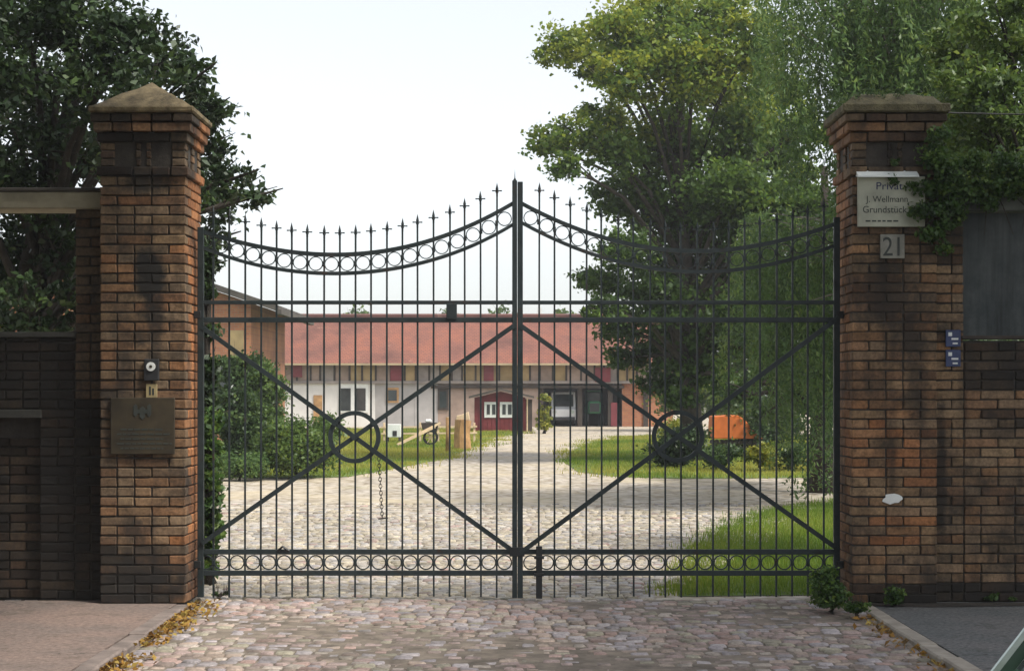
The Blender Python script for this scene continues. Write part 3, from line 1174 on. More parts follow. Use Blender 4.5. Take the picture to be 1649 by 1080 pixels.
def soot_wr(x, z):
    s = 0.24 + random.uniform(-.10, .15)
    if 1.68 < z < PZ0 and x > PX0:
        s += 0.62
    if x < 3.52 and 0.2 < z < 1.5:
        s += 0.3
    if x > 3.8 and 1.4 < z < 1.56:
        s += 0.5
    if z < 0.16:
        s += 0.7
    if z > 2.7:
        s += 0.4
    return s


core = MB()
core.box(RX1 + 0.003, 7.5, YR + 0.024, YR + 0.30, -0.1, PZ0 - 0.01)
core.box(RX1 + 0.003, PX0 - 0.01, YR + 0.024, YR + 0.30, PZ0 - 0.01, PZ1)
core.box(5.3, 7.5, YR + 0.024, YR + 0.30, PZ0 - 0.01, PZ1)
core.build('mortar_core', 'mortar', wr_root)
bk = []
bk += lay_wall(wr_root, RX1, PX0, YR, 0, PZ1, 1, soot_wr, 4.45)
bk += lay_wall(wr_root, PX0, 7.5, YR, 0, PZ0, 0, soot_wr, 4.45)
bk += lay_wall(wr_root, 5.3, 7.5, YR, PZ0, PZ1, 0, soot_wr, 4.45)
joined_bricks(wr_root, bk, 0.35)
MB().box(PX0 - 0.004, 5.302, YR + 0.09, YR + 0.12, PZ0 + 0.004, PZ1 - 0.004, bev=0.004).build('panel', 'panel', wr_root)
MB().box(PX0 - 0.02, 5.32, YR - 0.01, YR + 0.14, PZ0 + 0.002, PZ0 + 0.03, bev=0.004).build('sill', 'timber_dark', wr_root)
MB().box(RX1 + 0.004, 7.6, YR - 0.03, YR + 0.32, PZ1 + 0.002, PZ1 + 0.125, bev=0.01).build('lintel', 'lintel_grey', wr_root)
MB().box(RX1 + 0.004, 7.6, YR - 0.055, YR + 0.34, PZ1 + 0.127, PZ1 + 0.155, bev=0.006).build('coping', 'roof_dark', wr_root)

# soil strip at the foot of the right wall and pillar
sheet('soil_strip', [(2.86, 13.33), (3.3, 13.27), (4.2, 13.36), (7, 13.3), (7, 13.6), (2.86, 13.52)], 0.005, 'soil')

# ------------------------------------------------------------------ signs and fittings on the pillars
sg = thing('name_board', at(1435, 363, PY - .03), 'pale painted board with writing and white hood, ivy creeping over', 'sign')
a, b = at(1382, 365, PY - 0.05), at(1490, 284, PY - 0.05)
MB().box(a.x, b.x, PY - 0.045, PY - 0.006, a.z, b.z, bev=0.004).build('board', 'sign_white', sg)
MB().prism([(PY - 0.10, b.z - 0.012), (PY - 0.10, b.z + 0.0), (PY - 0.006, b.z + 0.05), (PY - 0.006, b.z + 0.004)], 'x', a.x - 0.01, b.x - 0.06).build('hood', 'sign_hood', sg)
ty = PY - 0.0465
text_mesh('lettering', 'Privat', 0.085, (a.x + 0.14, ty, b.z - 0.105), 'ink_blue', sg, 1.1)
text_mesh('lettering', 'J. Wellmann', 0.072, (a.x + 0.065, ty, b.z - 0.205), 'ink', sg, 0.95)
text_mesh('lettering', 'Grundstück', 0.078, (a.x + 0.035, ty, b.z - 0.29), 'ink', sg, 0.95)
t = MB()
x = a.x + 0.06
while x < a.x + 0.32:                                       # a line too worn to read
    L = random.uniform(0.015, 0.04)
    t.box(x, x + L, ty - .0005, ty + .001, b.z - 0.362, b.z - 0.350)
    x += L + 0.012
t.build('worn_line', 'ink', sg)

hn = thing('house_number', at(1437, 415, PY - .03), 'small square plate with the number 21 on brick pillar', 'house number')
a, b = at(1418, 416, PY - 0.03), at(1457, 377, PY - 0.03)
MB().box(a.x, b.x, PY - 0.028, PY - 0.006, a.z, b.z, bev=0.003).build('plate', 'number_white', hn)
text_mesh('numeral', '2', 0.215, (a.x + 0.012, PY - 0.0295, a.z + 0.022), 'ink', hn, 0.85)
text_mesh('numeral', '1', 0.215, (a.x + 0.098, PY - 0.0295, a.z + 0.022), 'ink', hn, 0.85)

bp = thing('brass_plaque', at(229, 730, PY - .03), 'tarnished brass plaque with dark emblem and lines of writing', 'plaque')
a, b = at(178, 731, PY - 0.03), at(281, 640, PY - 0.03)
MB().box(a.x, b.x, PY - 0.03, PY - 0.006, a.z, b.z, bev=0.004).build('plate', 'brass', bp)
e = MB()
ex, ez = a.x + 0.255, b.z - 0.105
for dx, w, h0, h1 in ((-.055, .03, -.05, .055), (0, .042, -.07, .035), (.055, .03, -.05, .055)):
    e.prism([(ex + dx - w / 2, ez + h0 + .02), (ex + dx, ez + h0), (ex + dx + w / 2, ez + h0 + .02), (ex + dx + w / 2, ez + h1 - .015), (ex + dx, ez + h1), (ex + dx - w / 2, ez + h1 - .015)], 'y', PY - 0.0345, PY - 0.0305)
e.box(ex - .06, ex + .06, PY - 0.0341, PY - 0.0306, ez - .02, ez + .012)
e.build('emblem', 'ink', bp)
for k in range(5):
    zz = a.z + 0.04 + k * 0.038
    w0, w1 = (0.05, 0.03) if k % 2 else (0.08, 0.10)
    t = MB()
    x = a.x + w0
    while x < b.x - w1:
        L = random.uniform(0.02, 0.06)
        t.box(x, min(x + L, b.x - w1 + .01), PY - 0.0322, PY - 0.0305, zz, zz + 0.013)
        x += L + 0.012
    t.build('writing_line', 'ink', bp)

db = thing('door_bell', at(243, 612, PY - .03), 'black bell housing with round pale button above plaque', 'door bell')
a, b = at(232, 613, PY - 0.03), at(256, 578, PY - 0.03)
MB().box(a.x, b.x, PY - 0.04, PY - 0.006, a.z, b.z, bev=0.006).build('housing', 'dark_box', db)
c = at(243, 590, PY - 0.045)
MB().disc(c, 0.036, 0.014).build('button', 'white', db)
MB().disc((c.x, c.y - 0.009, c.z), 0.012, 0.006).build('button_centre', 'brass', db)
np_ = thing('name_plate', at(244, 640, PY - .03), 'small square yellowish name plate below the bell', 'name plate')
a, b = at(235, 640, PY - 0.02), at(253, 618, PY - 0.02)
MB().box(a.x, b.x, PY - 0.02, PY - 0.006, a.z, b.z, bev=0.003).build('plate', 'brass_pale', np_)
MB().box(a.x + .025, a.x + .04, PY - 0.0225, PY - 0.0195, a.z + .02, b.z - .02).build('mark', 'ink', np_)
MB().box(a.x + .05, a.x + .065, PY - 0.0225, PY - 0.0195, a.z + .02, b.z - .035).build('mark', 'ink', np_)
for k, (p0, p1) in enumerate(((558, 531), (590, 563))):
    a, b = at(1523, p0, YR - 0.02), at(1547, p1, YR - 0.02)
    hp = thing('hydrant_plate', ((a.x + b.x) / 2, YR - .01, a.z), ['upper small blue hydrant plate at edge of grey panel', 'lower small blue hydrant plate at edge of grey panel'][k], 'sign', 'small blue plates on the wall')
    MB().box(a.x, b.x, YR - 0.022, YR - 0.006, a.z, b.z, bev=0.003).build('plate', 'plate_blue', hp)
    MB().box(a.x + .02, a.x + .05, YR - 0.0245, YR - 0.0215, b.z - .05, b.z - .02).build('mark', 'white', hp)
    MB().box(a.x + .045, a.x + .10, YR - 0.0245, YR - 0.0215, a.z + .055, a.z + .07).build('mark', 'white', hp)
    MB().box(a.x + .055, a.x + .095, YR - 0.0245, YR - 0.0215, a.z + .02, a.z + .033).build('mark', 'white', hp)

cb = MB()
cb.tube([(3.46 + t * 4.2, 13.9, 4.0 - 0.10 * 4 * (t * (1 - t)) * 0.3) for t in np.linspace(0, 1, 9)], 0.007, 6)
tag(cb.build('cable', 'dark_box'), 'thin black cable strung from the mossy pillar cap', 'cable')

# ------------------------------------------------------------------ the gate
YG = 13.86
SG = FPX / YG


def gx(px):
    return (px - 824.5) / SG


def gz(py):
    return EYE + (HOR - py) / SG


GC = gx(833)


def curve_z(tab):
    xs = np.array([gx(p[0]) for p in tab])
    zs_ = np.array([gz(p[1]) for p in tab])
    # smooth cubic fit so the rails bend without kinks
    co = np.polyfit(xs, zs_, 4)
    return lambda x: float(np.polyval(co, x))


TOP_L = [(325, 372), (345, 379), (370, 386), (414, 396), (471, 406), (521, 410), (548, 410.5), (600, 407), (650, 398), (700, 385), (753, 365), (780, 353), (806, 339), (825, 328)]
LOW_L = [(325, 398), (345, 406), (396, 422), (446, 433), (521, 440), (572, 440), (625, 434), (676, 423), (728, 409), (780, 387), (825, 362)]
TOP_R = [(842, 329), (870, 343), (915, 362), (963, 381), (1038, 398), (1122, 404), (1205, 398), (1247, 390), (1300, 376), (1350, 359)]
LOW_R = [(842, 360), (900, 388), (963, 412), (1038, 431), (1101, 437), (1205, 431), (1272, 419), (1320, 404), (1350, 393)]


def finial_mesh():
    """spear tip with a small cross piece, base at z=0"""
    m = MB()
    m.bar((0, 0, 0), (0, 0, 0.035), 0.016, 0.016)
    m.disc((0, 0, 0.036), 0.013, 0.012, 'z', 8)
    m.bar((-0.033, 0, 0.046), (0.033, 0, 0.046), 0.009, 0.009)
    for s in (-1, 1):
        m.disc((s * 0.034, 0, 0.046), 0.007, 0.010, 'z', 8)
    me = bmesh.new()
    v = [me.verts.new(p) for p in ((0.013, 0, .058), (0, 0.013, .058), (-.013, 0, .058), (0, -.013, .058), (0, 0, .115), (.005, 0, .045), (0, .005, .045), (-.005, 0, .045), (0, -.005, .045))]
    for k in range(4):
        me.faces.new((v[k], v[(k + 1) % 4], v[4]))
        me.faces.new((v[k], v[(k + 1) % 4], v[5 + (k + 1) % 4], v[5 + k]))
    m._merge(me)
    out = bpy.data.meshes.new('finial')
    m.bm.to_mesh(out)
    m.bm.free()
    out.materials.append(M['iron'])
    return out


FIN = finial_mesh()


def put(name, me, parent, loc, rot=None):
    o = bpy.data.objects.new(name, me)
    link(o)
    o.parent = parent
    if isinstance(parent, bpy.types.Object):
        o.matrix_parent_inverse = parent.matrix_world.inverted()
    o.location = loc
    if rot:
        o.rotation_euler = rot
    return o


def one_ring(R, w, d, seg):
    m = MB().ring((0, 0, 0), R, w, d, seg)
    me = bpy.data.meshes.new('ring')
    m.bm.to_mesh(me)
    m.bm.free()
    me.materials.append(M['iron'])
    return me


RING_T, RING_B = one_ring(0.056, 0.0075, 0.014, 18), one_ring(0.057, 0.010, 0.016, 18)


def gate_leaf(xa, xb, tab_t, tab_l, mirror, label, diag):
    """xa = hinge side, xb = meeting side"""
    root = thing('gate_leaf', ((xa + xb) / 2, YG, 0.0), label, 'gate', 'leaves of the wrought iron gate')
    ft, fl = curve_z(tab_t), curve_z(tab_l)
    lo, hi = min(xa, xb), max(xa, xb)
    nb = 19
    sp = (hi - lo) / (nb + 1)
    zb1, zb0, zm1, zm0 = gz(888), gz(922), gz(487), gz(515)
    # rails
    for z, h, nm in ((zb1, 0.042, 'bottom_rail'), (zb0, 0.042, 'bottom_rail'), (zm1, 0.032, 'middle_rail'), (zm0, 0.042, 'middle_rail')):
        MB().box(lo, hi, YG - 0.017, YG + 0.017, z - h / 2, z + h / 2, bev=0.003).build(nm, 'iron', root)
    for f, nm, w in ((ft, 'curved_rail', 0.035), (fl, 'curved_rail', 0.030)):
        m = MB()
        xs = np.linspace(lo, hi, 33)
        b = bmesh.new()
        rows = []
        for x in xs:
            z = f(x)
            rows.append([b.verts.new(p) for p in ((x, YG - .015, z - w / 2), (x, YG + .015, z - w / 2), (x, YG + .015, z + w / 2), (x, YG - .015, z + w / 2))])
        for q, r_ in zip(rows, rows[1:]):
            for i in range(4):
                b.faces.new((q[i], q[(i + 1) % 4], r_[(i + 1) % 4], r_[i]))
        b.faces.new(rows[0])
        b.faces.new(rows[-1][::-1])
        bmesh.ops.recalc_face_normals(b, faces=b.faces[:])
        m._merge(b)
        m.build(nm, 'iron', root)
    # upright bars with their spear heads
    for i in range(1, nb + 1):
        x = lo + sp * i
        zt = ft(x) + 0.135
        wob = random.uniform(-0.007, 0.007)
        bm_ = MB().bar((x, YG, 0.012 + random.uniform(-.006, .008)), (x + wob, YG, zt), 0.0148, 0.0148)
        for zc in ((ft(x) + fl(x)) / 2, (zb0 + zb1) / 2):      # forged collars
            bm_.box(x - .0125, x + .0125, YG - .0125, YG + .0125, zc - .022, zc + .022, bev=.004)
        bar = bm_.build('bar', 'iron', root)
        o = bpy.data.objects.new('finial', FIN)
        link(o)
        o.parent = bar
        o.location = (x + wob, YG, zt - 0.002)
        o.rotation_euler = (0, random.uniform(-.03, .03), 0)
    # circles between the bars
    for i in range(nb + 1):
        x = lo + sp * (i + 0.5)
        put('circle', RING_T, root, (x, YG, (ft(x) + fl(x)) / 2), None)
        put('circle', RING_B, root, (x, YG, (zb0 + zb1) / 2), None)
    # crossed braces and the wheel where they meet
    (ax, az), (bx, bz), (cx, cz), (dx, dz) = [(gx(p), gz(q)) for p, q in diag]
    MB().bar((ax, YG - 0.02, az), (bx, YG - 0.02, bz), 0.038, 0.012).build('brace', 'iron', root)
    MB().bar((cx, YG - 0.033, cz), (dx, YG - 0.033, dz), 0.038, 0.012).build('brace', 'iron', root)
    t = ((cz - az) - (cx - ax) * (dz - cz) / (dx - cx)) / ((bz - az) / (bx - ax) - (dz - cz) / (dx - cx)) / 1.0
    ix = ax + t
    iz = az + (bz - az) / (bx - ax) * t
    wheel = MB().ring((ix, YG - 0.026, iz), 0.197, 0.036, 0.030, 40).build('wheel', 'iron', root)
    for k in range(4):
        an = math.atan2(bz - az, bx - ax) if k % 2 == 0 else math.atan2(dz - cz, dx - cx)
        if k > 1:
            an += math.pi
        MB().disc((ix + math.cos(an) * 0.197, YG - 0.046, iz + math.sin(an) * 0.197), 0.024, 0.016).build('rivet', 'iron', wheel)
    MB().disc((ix, YG - 0.044, iz), 0.026, 0.018).build('hub', 'iron', wheel)
    return root


GL, GR_ = -2.585, 2.695
left_leaf = gate_leaf(GL, GC - 0.04, TOP_L, LOW_L, False, 'wrought iron gate leaf hung from the plaqued pillar', ((326, 527), (830, 889), (326, 874), (830, 523)))
right_leaf = gate_leaf(GR_, GC + 0.045, TOP_R, LOW_R, True, 'wrought iron gate leaf with drop bolt hung from numbered pillar', ((838, 524), (1350, 884), (838, 889), (1350, 511)))
# stiles
MB().box(GC - 0.042, GC - 0.001, YG - 0.024, YG + 0.024, 0.005, gz(291), bev=0.003).build('meeting_stile', 'iron', left_leaf)
MB().prism([(GC - .036, gz(291)), (GC - .006, gz(291)), (GC - .016, gz(287)), (GC - .020, gz(272)), (GC - .024, gz(287))], 'y', YG - .012, YG + .012).build('stile_spike', 'iron', left_leaf)
MB().box(GC + 0.002, GC + 0.046, YG - 0.021, YG + 0.021, 0.005, gz(293), bev=0.003).build('meeting_stile', 'iron', right_leaf)
MB().box(GL, GL + 0.05, YG - 0.022, YG + 0.022, 0.01, gz(366), bev=0.003).build('hinge_stile', 'iron', left_leaf)
MB().box(GR_ - 0.05, GR_, YG - 0.022, YG + 0.022, 0.01, gz(350), bev=0.003).build('hinge_stile', 'iron', right_leaf)
bolt = MB().box(gx(863), gx(873), YG - 0.055, YG - 0.02, 0.004, gz(878), bev=0.004).build('drop_bolt', 'iron_bolt', right_leaf)
for z in (0.34, 0.2):
    MB().box(gx(860), gx(876), YG - 0.062, YG - 0.018, z - .012, z + .012, bev=0.003).build('bolt_guide', 'iron_bolt', bolt)
MB().box(GC - 0.065, GC + 0.06, YG - 0.036, YG - 0.026, gz(895), gz(880), bev=0.003).build('brace_plate', 'iron_bolt', left_leaf)
MB().box(gx(719), gx(736), YG - 0.03, YG - 0.016, gz(514), gz(489), bev=0.003).build('rail_clip', 'iron', left_leaf)
MB().tube([(gx(448), YG - .02, gz(886)), (gx(456), YG - .03, gz(879)), (gx(466), YG - .02, gz(886))], 0.012, 6).build('handle', 'iron_bolt', left_leaf)
for zz in (0.28, 2.33):
    MB().box(LX1 - 0.003, GL + 0.03, YG - 0.03, YG + 0.03, zz - 0.03, zz + 0.03, bev=0.004).build('hinge', 'iron_bolt', left_leaf)
    MB().box(GR_ - 0.03, RX0 + 0.003, YG - 0.03, YG + 0.03, zz - 0.03, zz + 0.03, bev=0.004).build('hinge', 'iron_bolt', right_leaf)


# chain hanging from the wheel of the left leaf
ch = thing('chain', (gx(617), YG - .05, gz(832)), 'thin iron chain hanging below the wheel of the plaqued leaf', 'chain')
zc, zend, q = gz(738), gz(832), 0
xc = gx(611)
while zc > zend:
    lk = MB().ring((0, 0, 0), 0.0125, 0.005, 0.005, 10)
    me = bpy.data.meshes.new('link')
    lk.bm.to_mesh(me)
    lk.bm.free()
    me.transform(Matrix.Translation((xc, YG - .052, zc)) @ Matrix.Rotation(math.pi / 2 * (q % 2), 4, 'Z') @ Matrix.Diagonal((1, 1, 1.45, 1)))
    obj('link', me, 'iron_bolt', ch)
    zc -= 0.028
    xc += 0.0016
    q += 1
MB().bar((xc - .035, YG - .052, zc + .012), (xc + .045, YG - .052, zc + .020), .010, .010).build('toggle', 'iron_bolt', ch)

# ------------------------------------------------------------------ foliage
def leaves_np(centres, normals_bias, size, r, aspect=0.55, droop=0.0, tone=None):
    n = len(centres)
    d = r.normal(0, 1, (n, 3))
    d[:, 2] += normals_bias
    d /= np.linalg.norm(d, axis=1, keepdims=True)
    t = r.normal(0, 1, (n, 3))
    t[:, 2] -= droop
    t -= d * np.sum(t * d, axis=1, keepdims=True)
    t /= np.linalg.norm(t, axis=1, keepdims=True) + 1e-9
    s = np.cross(d, t)
    L = size * r.uniform(0.6, 1.3, (n, 1))
    W = L * aspect * r.uniform(0.8, 1.2, (n, 1))
    v = np.zeros((n, 4, 3))
    v[:, 0] = centres - t * L * 0.5
    v[:, 1] = centres + s * W * 0.5 - t * L * 0.05 + d * L * 0.10
    v[:, 2] = centres + t * L * 0.5
    v[:, 3] = centres - s * W * 0.5 - t * L * 0.05 + d * L * 0.10
    f = np.arange(n * 4).reshape(n, 4)
    return v.reshape(-1, 3), f


def clump_points(blobs, per_m2, r, clumps=26, sig=0.20, hollow=0.55, flat=0.75, yellow=None):
    """leaf positions in uneven clumps spread through overlapping blobs; returns points and tones"""
    P, T = [], []
    for (cx, cy, cz, R) in blobs:
        nc = max(5, int(clumps * r.uniform(0.8, 1.2)))
        d = r.normal(0, 1, (nc, 3))
        d /= np.linalg.norm(d, axis=1, keepdims=True)
        rad = R * (hollow + (1 - hollow) * r.uniform(0, 1, (nc, 1)) ** 0.6)
        cc = np.array([cx, cy, cz]) + d * rad * np.array([1, 1, flat])
        tot = int(per_m2 * R * R * 12)
        idx = r.integers(0, nc, tot)
        wt = r.uniform(0.4, 1.5, nc)
        idx = r.choice(nc, tot, p=wt / wt.sum())
        sg_ = R * sig * r.uniform(0.6, 1.5, nc)[idx][:, None]
        p = cc[idx] + r.normal(0, 1, (tot, 3)) * sg_ * np.array([1, 1, 0.6])
        ct = np.clip(r.normal(0.42, 0.16, nc), 0.02, 0.95)
        if yellow:
            ct += yellow(cc, r)
        P.append(p)
        T.append(np.clip(ct[idx] + r.normal(0, 0.10, tot), 0, 1))
    return np.concatenate(P), np.concatenate(T)


def limbs(base, top, blobs, r0, r, seg=9, mat_w=1.0):
    m = MB()
    base, top = Vector(base), Vector(top)
    n = 7
    path, rad = [], []
    for i in range(n):
        t = i / (n - 1)
        p = base.lerp(top, t)
        if 0 < i:
            p += Vector((r.normal(0, r0 * .5), r.normal(0, r0 * .5), 0))
        path.append(p)
        rad.append(r0 * (1.35 if i == 0 else 1.0 - 0.72 * t))
    m.tube(path, rad, seg)
    for (cx, cy, cz, R) in blobs:
        c = Vector((cx, cy, cz))
        # leave the trunk lower than the blob
        hz = min(max((c.z - base.z) * 0.62 + base.z, base.z + (top.z - base.z) * 0.22), top.z * 0.97)
        t = (hz - base.z) / (top.z - base.z)
        s = base.lerp(top, min(1, t))
        mid = s.lerp(c, 0.55) + Vector((r.normal(0, .1 * R), r.normal(0, .1 * R), 0.12 * (c - s).length))
        rr = r0 * (0.42 - 0.22 * t)
        m.tube([s, mid, c, c + (c - mid) * 0.3], [rr, rr * 0.6, rr * 0.32, rr * 0.1], 6, cap=False)
        for k in range(3):
            e_ = c + Vector((r.normal(0, .6 * R), r.normal(0, .6 * R), r.normal(0.1, .4 * R)))
            q = mid.lerp(c, r.uniform(0.3, 0.9))
            m.tube([q, q.lerp(e_, .5) + Vector((0, 0, .08 * R)), e_], [rr * .3, rr * .2, rr * .06], 5, cap=False)
    return m


def tree(name, label, base, top, r0, blobs, leaf, size, per, bark='bark', seed=1, cat='tree', group=None, aspect=0.6, bias=0.8, clumps=26, sig=0.2, hollow=0.5, droop=0.3, yellow=None, trunk='trunk', crown='crown'):
    r = np.random.default_rng(seed)
    root = thing(name, base, label, cat, group)
    limbs(base, top, blobs, r0, r).build(trunk, bark, root, smooth=True)
    p, t = clump_points(blobs, per, r, clumps=clumps, sig=sig, hollow=hollow, yellow=yellow)
    p[:, 2] = np.maximum(p[:, 2], 0.03)
    v, f = leaves_np(p, bias, size, r, aspect, droop)
    obj(crown, np_mesh(crown, v, f, t), leaf, root)
    return root


def blobs_px(lst, Y0, depth, seed):
    """crown lobes measured in the photograph, spread in depth around the trunk"""
    r = random.Random(seed)
    out = []
    for (px, py, rp) in lst:
        Y = Y0 + r.uniform(-depth, depth)
        p = at(px, py, Y)
        out.append((p.x, p.y, p.z, rp * Y / FPX))
    return out


# big maple behind the gate
MAPLE = [(1290, 210, 45), (1310, 330, 40), (1200, 200, 60), (1180, 300, 65), (1120, 90, 60), (1040, 80, 50), (1300, 440, 40), (908, 78, 42), (955, 95, 45), (990, 45, 50), (1060, 30, 60), (1140, 30, 65), (1210, 70, 60), (1010, 120, 55), (1085, 130, 70), (1170, 140, 75), (1245, 150, 50),
         (975, 190, 40), (880, 232, 34), (925, 215, 40), (985, 250, 50), (1060, 225, 70), (1150, 240, 80), (1240, 240, 60), (1295, 290, 45), (915, 265, 30),
         (985, 320, 40), (1055, 320, 65), (1140, 340, 80), (1230, 340, 65), (1290, 380, 45), (1010, 400, 48), (1090, 420, 70), (1180, 430, 60), (985, 455, 38), (1055, 480, 55),
         (1125, 510, 60), (1000, 525, 40), (1075, 560, 52), (1010, 575, 30), (1120, 600, 45), (1250, 440, 50), (1060, 615, 32), (1150, 560, 50), (1170, 620, 30), (1095, 640, 26), (950, 450, 26), (970, 500, 30), (1190, 500, 50), (1240, 520, 45)]
mb_ = blobs_px(MAPLE, 42, 2.2, 4)


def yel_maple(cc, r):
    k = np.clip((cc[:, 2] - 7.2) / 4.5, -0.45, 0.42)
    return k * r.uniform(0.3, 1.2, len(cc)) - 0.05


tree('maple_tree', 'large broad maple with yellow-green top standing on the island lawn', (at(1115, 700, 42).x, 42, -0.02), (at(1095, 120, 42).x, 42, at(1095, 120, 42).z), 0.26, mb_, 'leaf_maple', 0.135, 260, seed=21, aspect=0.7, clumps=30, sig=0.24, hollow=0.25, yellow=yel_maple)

# dark tree over the left wall
LEFT = [(40, 30, 95), (130, 40, 90), (215, 70, 65), (265, 95, 55), (310, 130, 45), (335, 180, 42), (60, 130, 95), (160, 140, 80), (250, 180, 65), (325, 240, 45), (370, 290, 38), (405, 318, 30), (345, 330, 42),
        (30, 230, 85), (120, 240, 80), (210, 260, 65), (300, 310, 50), (345, 385, 28), (60, 330, 75), (20, 430, 60), (95, 430, 50), (60, 510, 45), (140, 500, 40), (330, 430, 24), (-60, 120, 110), (-70, 300, 110), (-60, 460, 100), (30, 390, 36), (105, 380, 30), (40, 470, 34), (115, 470, 32), (10, 520, 36), (80, 530, 34), (130, 530, 30)]
lb_ = blobs_px(LEFT, 18.6, 1.3, 9)
tree('broadleaf_tree', 'dark dense broadleaf tree leaning over the dark brick wall', (-5.6, 18.9, -0.02), (-4.9, 18.7, 6.2), 0.20, lb_, 'leaf_dark', 0.09, 520, seed=33, aspect=0.6, clumps=24, sig=0.24, hollow=0.35)

# bright tree over the right wall
RIGHT = [(1585, 215, 40), (1640, 190, 45), (1620, 235, 40), (1655, 260, 40), (1565, 180, 36), (1580, 90, 50), (1620, 170, 55), (1545, 160, 45), (1600, 250, 50), (1650, 40, 60), (1530, 110, 35), (1560, 130, 60), (1630, 110, 65), (1590, 200, 60), (1650, 220, 65), (1540, 230, 45), (1560, 290, 50), (1640, 300, 60), (1610, 30, 65), (1690, 50, 90), (1720, 200, 90), (1700, 330, 80), (1540, 60, 40)]
rb_ = blobs_px(RIGHT, 17.0, 0.9, 5)
tree('hedge_tree', 'leafy bright green tree rising behind the wall with grey panel', (5.5, 17.2, -0.02), (5.3, 17.1, 4.9), 0.13, rb_, 'leaf_bright', 0.075, 900, seed=44, aspect=0.5, clumps=22, sig=0.24, hollow=0.35)


# weeping tree: hanging strands
def weeping(name, label, base, top, r0, strands, size, leaf, bark, seed, ht=(0.8, 3.2)):
    r = np.random.default_rng(seed)
    root = thing(name, base, label, 'tree')
    m = MB()
    base, top = Vector(base), Vector(top)
    path = [base.lerp(top, i / 6) + Vector((r.normal(0, .05), r.normal(0, .05), 0)) for i in range(7)]
    m.tube(path, [r0 * (1.25 - 0.85 * i / 6) for i in range(7)], 9)
    P, T, S, F = [], [], [], []
    for (sx, sy, sz) in strands:
        s0 = Vector((sx, sy, sz))
        if r.uniform() < 0.10:
            q = base.lerp(top, min(0.97, max(.3, (sz - base.z) * .72 / (top.z - base.z))))
            m.tube([q, q.lerp(s0, .5) + Vector((0, 0, .35)), s0], [r0 * .3, r0 * .16, r0 * .05], 5, cap=False)
        L = min(r.uniform(*ht), max(0.5, sz - r.uniform(1.3, 2.2)) if sx < 4.4 else 9)
        n = int(L * 60)
        u = r.uniform(0, 1, n)
        dx, dy = r.normal(0, .10), r.normal(0, .10)
        px = sx + dx * L * u + r.normal(0, .055, n) + 0.05 * np.sin(u * 5 + sx)
        py = sy + dy * L * u + r.normal(0, .055, n)
        pz = sz - L * u + r.normal(0, .03, n)
        P.append(np.stack([px, py, pz], 1))
        T.append(np.clip(r.normal(0.4, .16) + r.normal(0, .12, n), 0, 1))
    m.build('trunk', bark, root, smooth=True)
    P = np.concatenate(P)
    k = P[:, 2] > 0.1
    v, f = leaves_np(P[k], 0.0, size, r, 0.34, 1.6)
    obj('crown', np_mesh('crown', v, f, np.concatenate(T)[k]), leaf, root)
    return root


rs = np.random.default_rng(77)
st = []
for i in range(820):
    px = rs.uniform(1225, 1570)
    py = rs.uniform(-170, 210)
    Y = rs.uniform(22.5, 26.5)
    if px < 1340 and (py > 60 or rs.uniform() < 0.6):
        continue
    p = at(px, py, Y)
    st.append((p.x, p.y, p.z))
for i in range(380):
    px = rs.uniform(1180, 1400)
    py = rs.uniform(330, 540)
    Y = rs.uniform(24.5, 30)
    if px < 1190 and py < 400:
        continue
    if px < 1250 and py > 430:
        continue
    p = at(px, py, Y)
    st.append((p.x, p.y, p.z))
b0 = at(1463, 700, 24.5)
weeping('weeping_birch', 'weeping birch with pale trunk rising behind the mossy pillar cap', (b0.x, 24.5, -0.02), (b0.x - 0.05, 24.6, 9.2), 0.10, st, 0.10, 'leaf_weep', 'bark_pale', 78)

# dark-trunked tree at the right edge of the lawn
DK = [(1250, 560, 60), (1300, 500, 60), (1340, 560, 60), (1280, 620, 45), (1190, 560, 45), (1210, 620, 40), (1180, 640, 30), (1350, 450, 55), (1390, 520, 80), (1240, 660, 30)]
tree('yew_tree', 'dark evergreen with thick trunk close to the numbered pillar', (at(1326, 700, 29).x, 29, -0.02), (at(1335, 330, 29).x, 29.2, 5.6), 0.22, blobs_px(DK, 31, 1.5, 6), 'leaf_shrub', 0.10, 230, seed=51, clumps=22, hollow=0.35)


def shrub(name, label, px, py_base, w_px, h_px, leaf, size, per, seed, cat='shrub', group=None, nb=7, flowers=None, Yo=0.0):
    """bush of several lobes standing on the ground at a pixel's foot"""
    X, Y = gp(px, py_base)
    Y += Yo
    s = Y / FPX
    w, h = w_px * s, h_px * s
    r = random.Random(seed)
    blobs = []
    for k in range(nb):
        rr = min(w, h) * r.uniform(0.24, 0.36)
        blobs.append((X + r.uniform(-.5, .5) * (w - 2 * rr), Y + r.uniform(-.3, .3) * w, rr * .8 + r.uniform(0, 1) * max(0.01, h - 1.9 * rr), rr))
    return tree(name, label, (X, Y, -0.02), (X + .02, Y, h * 0.6), max(0.02, 0.035 * h), blobs, leaf, size, per, seed=seed, cat=cat, group=group, clumps=16, sig=0.28, hollow=0.3, crown='foliage', trunk='stem')


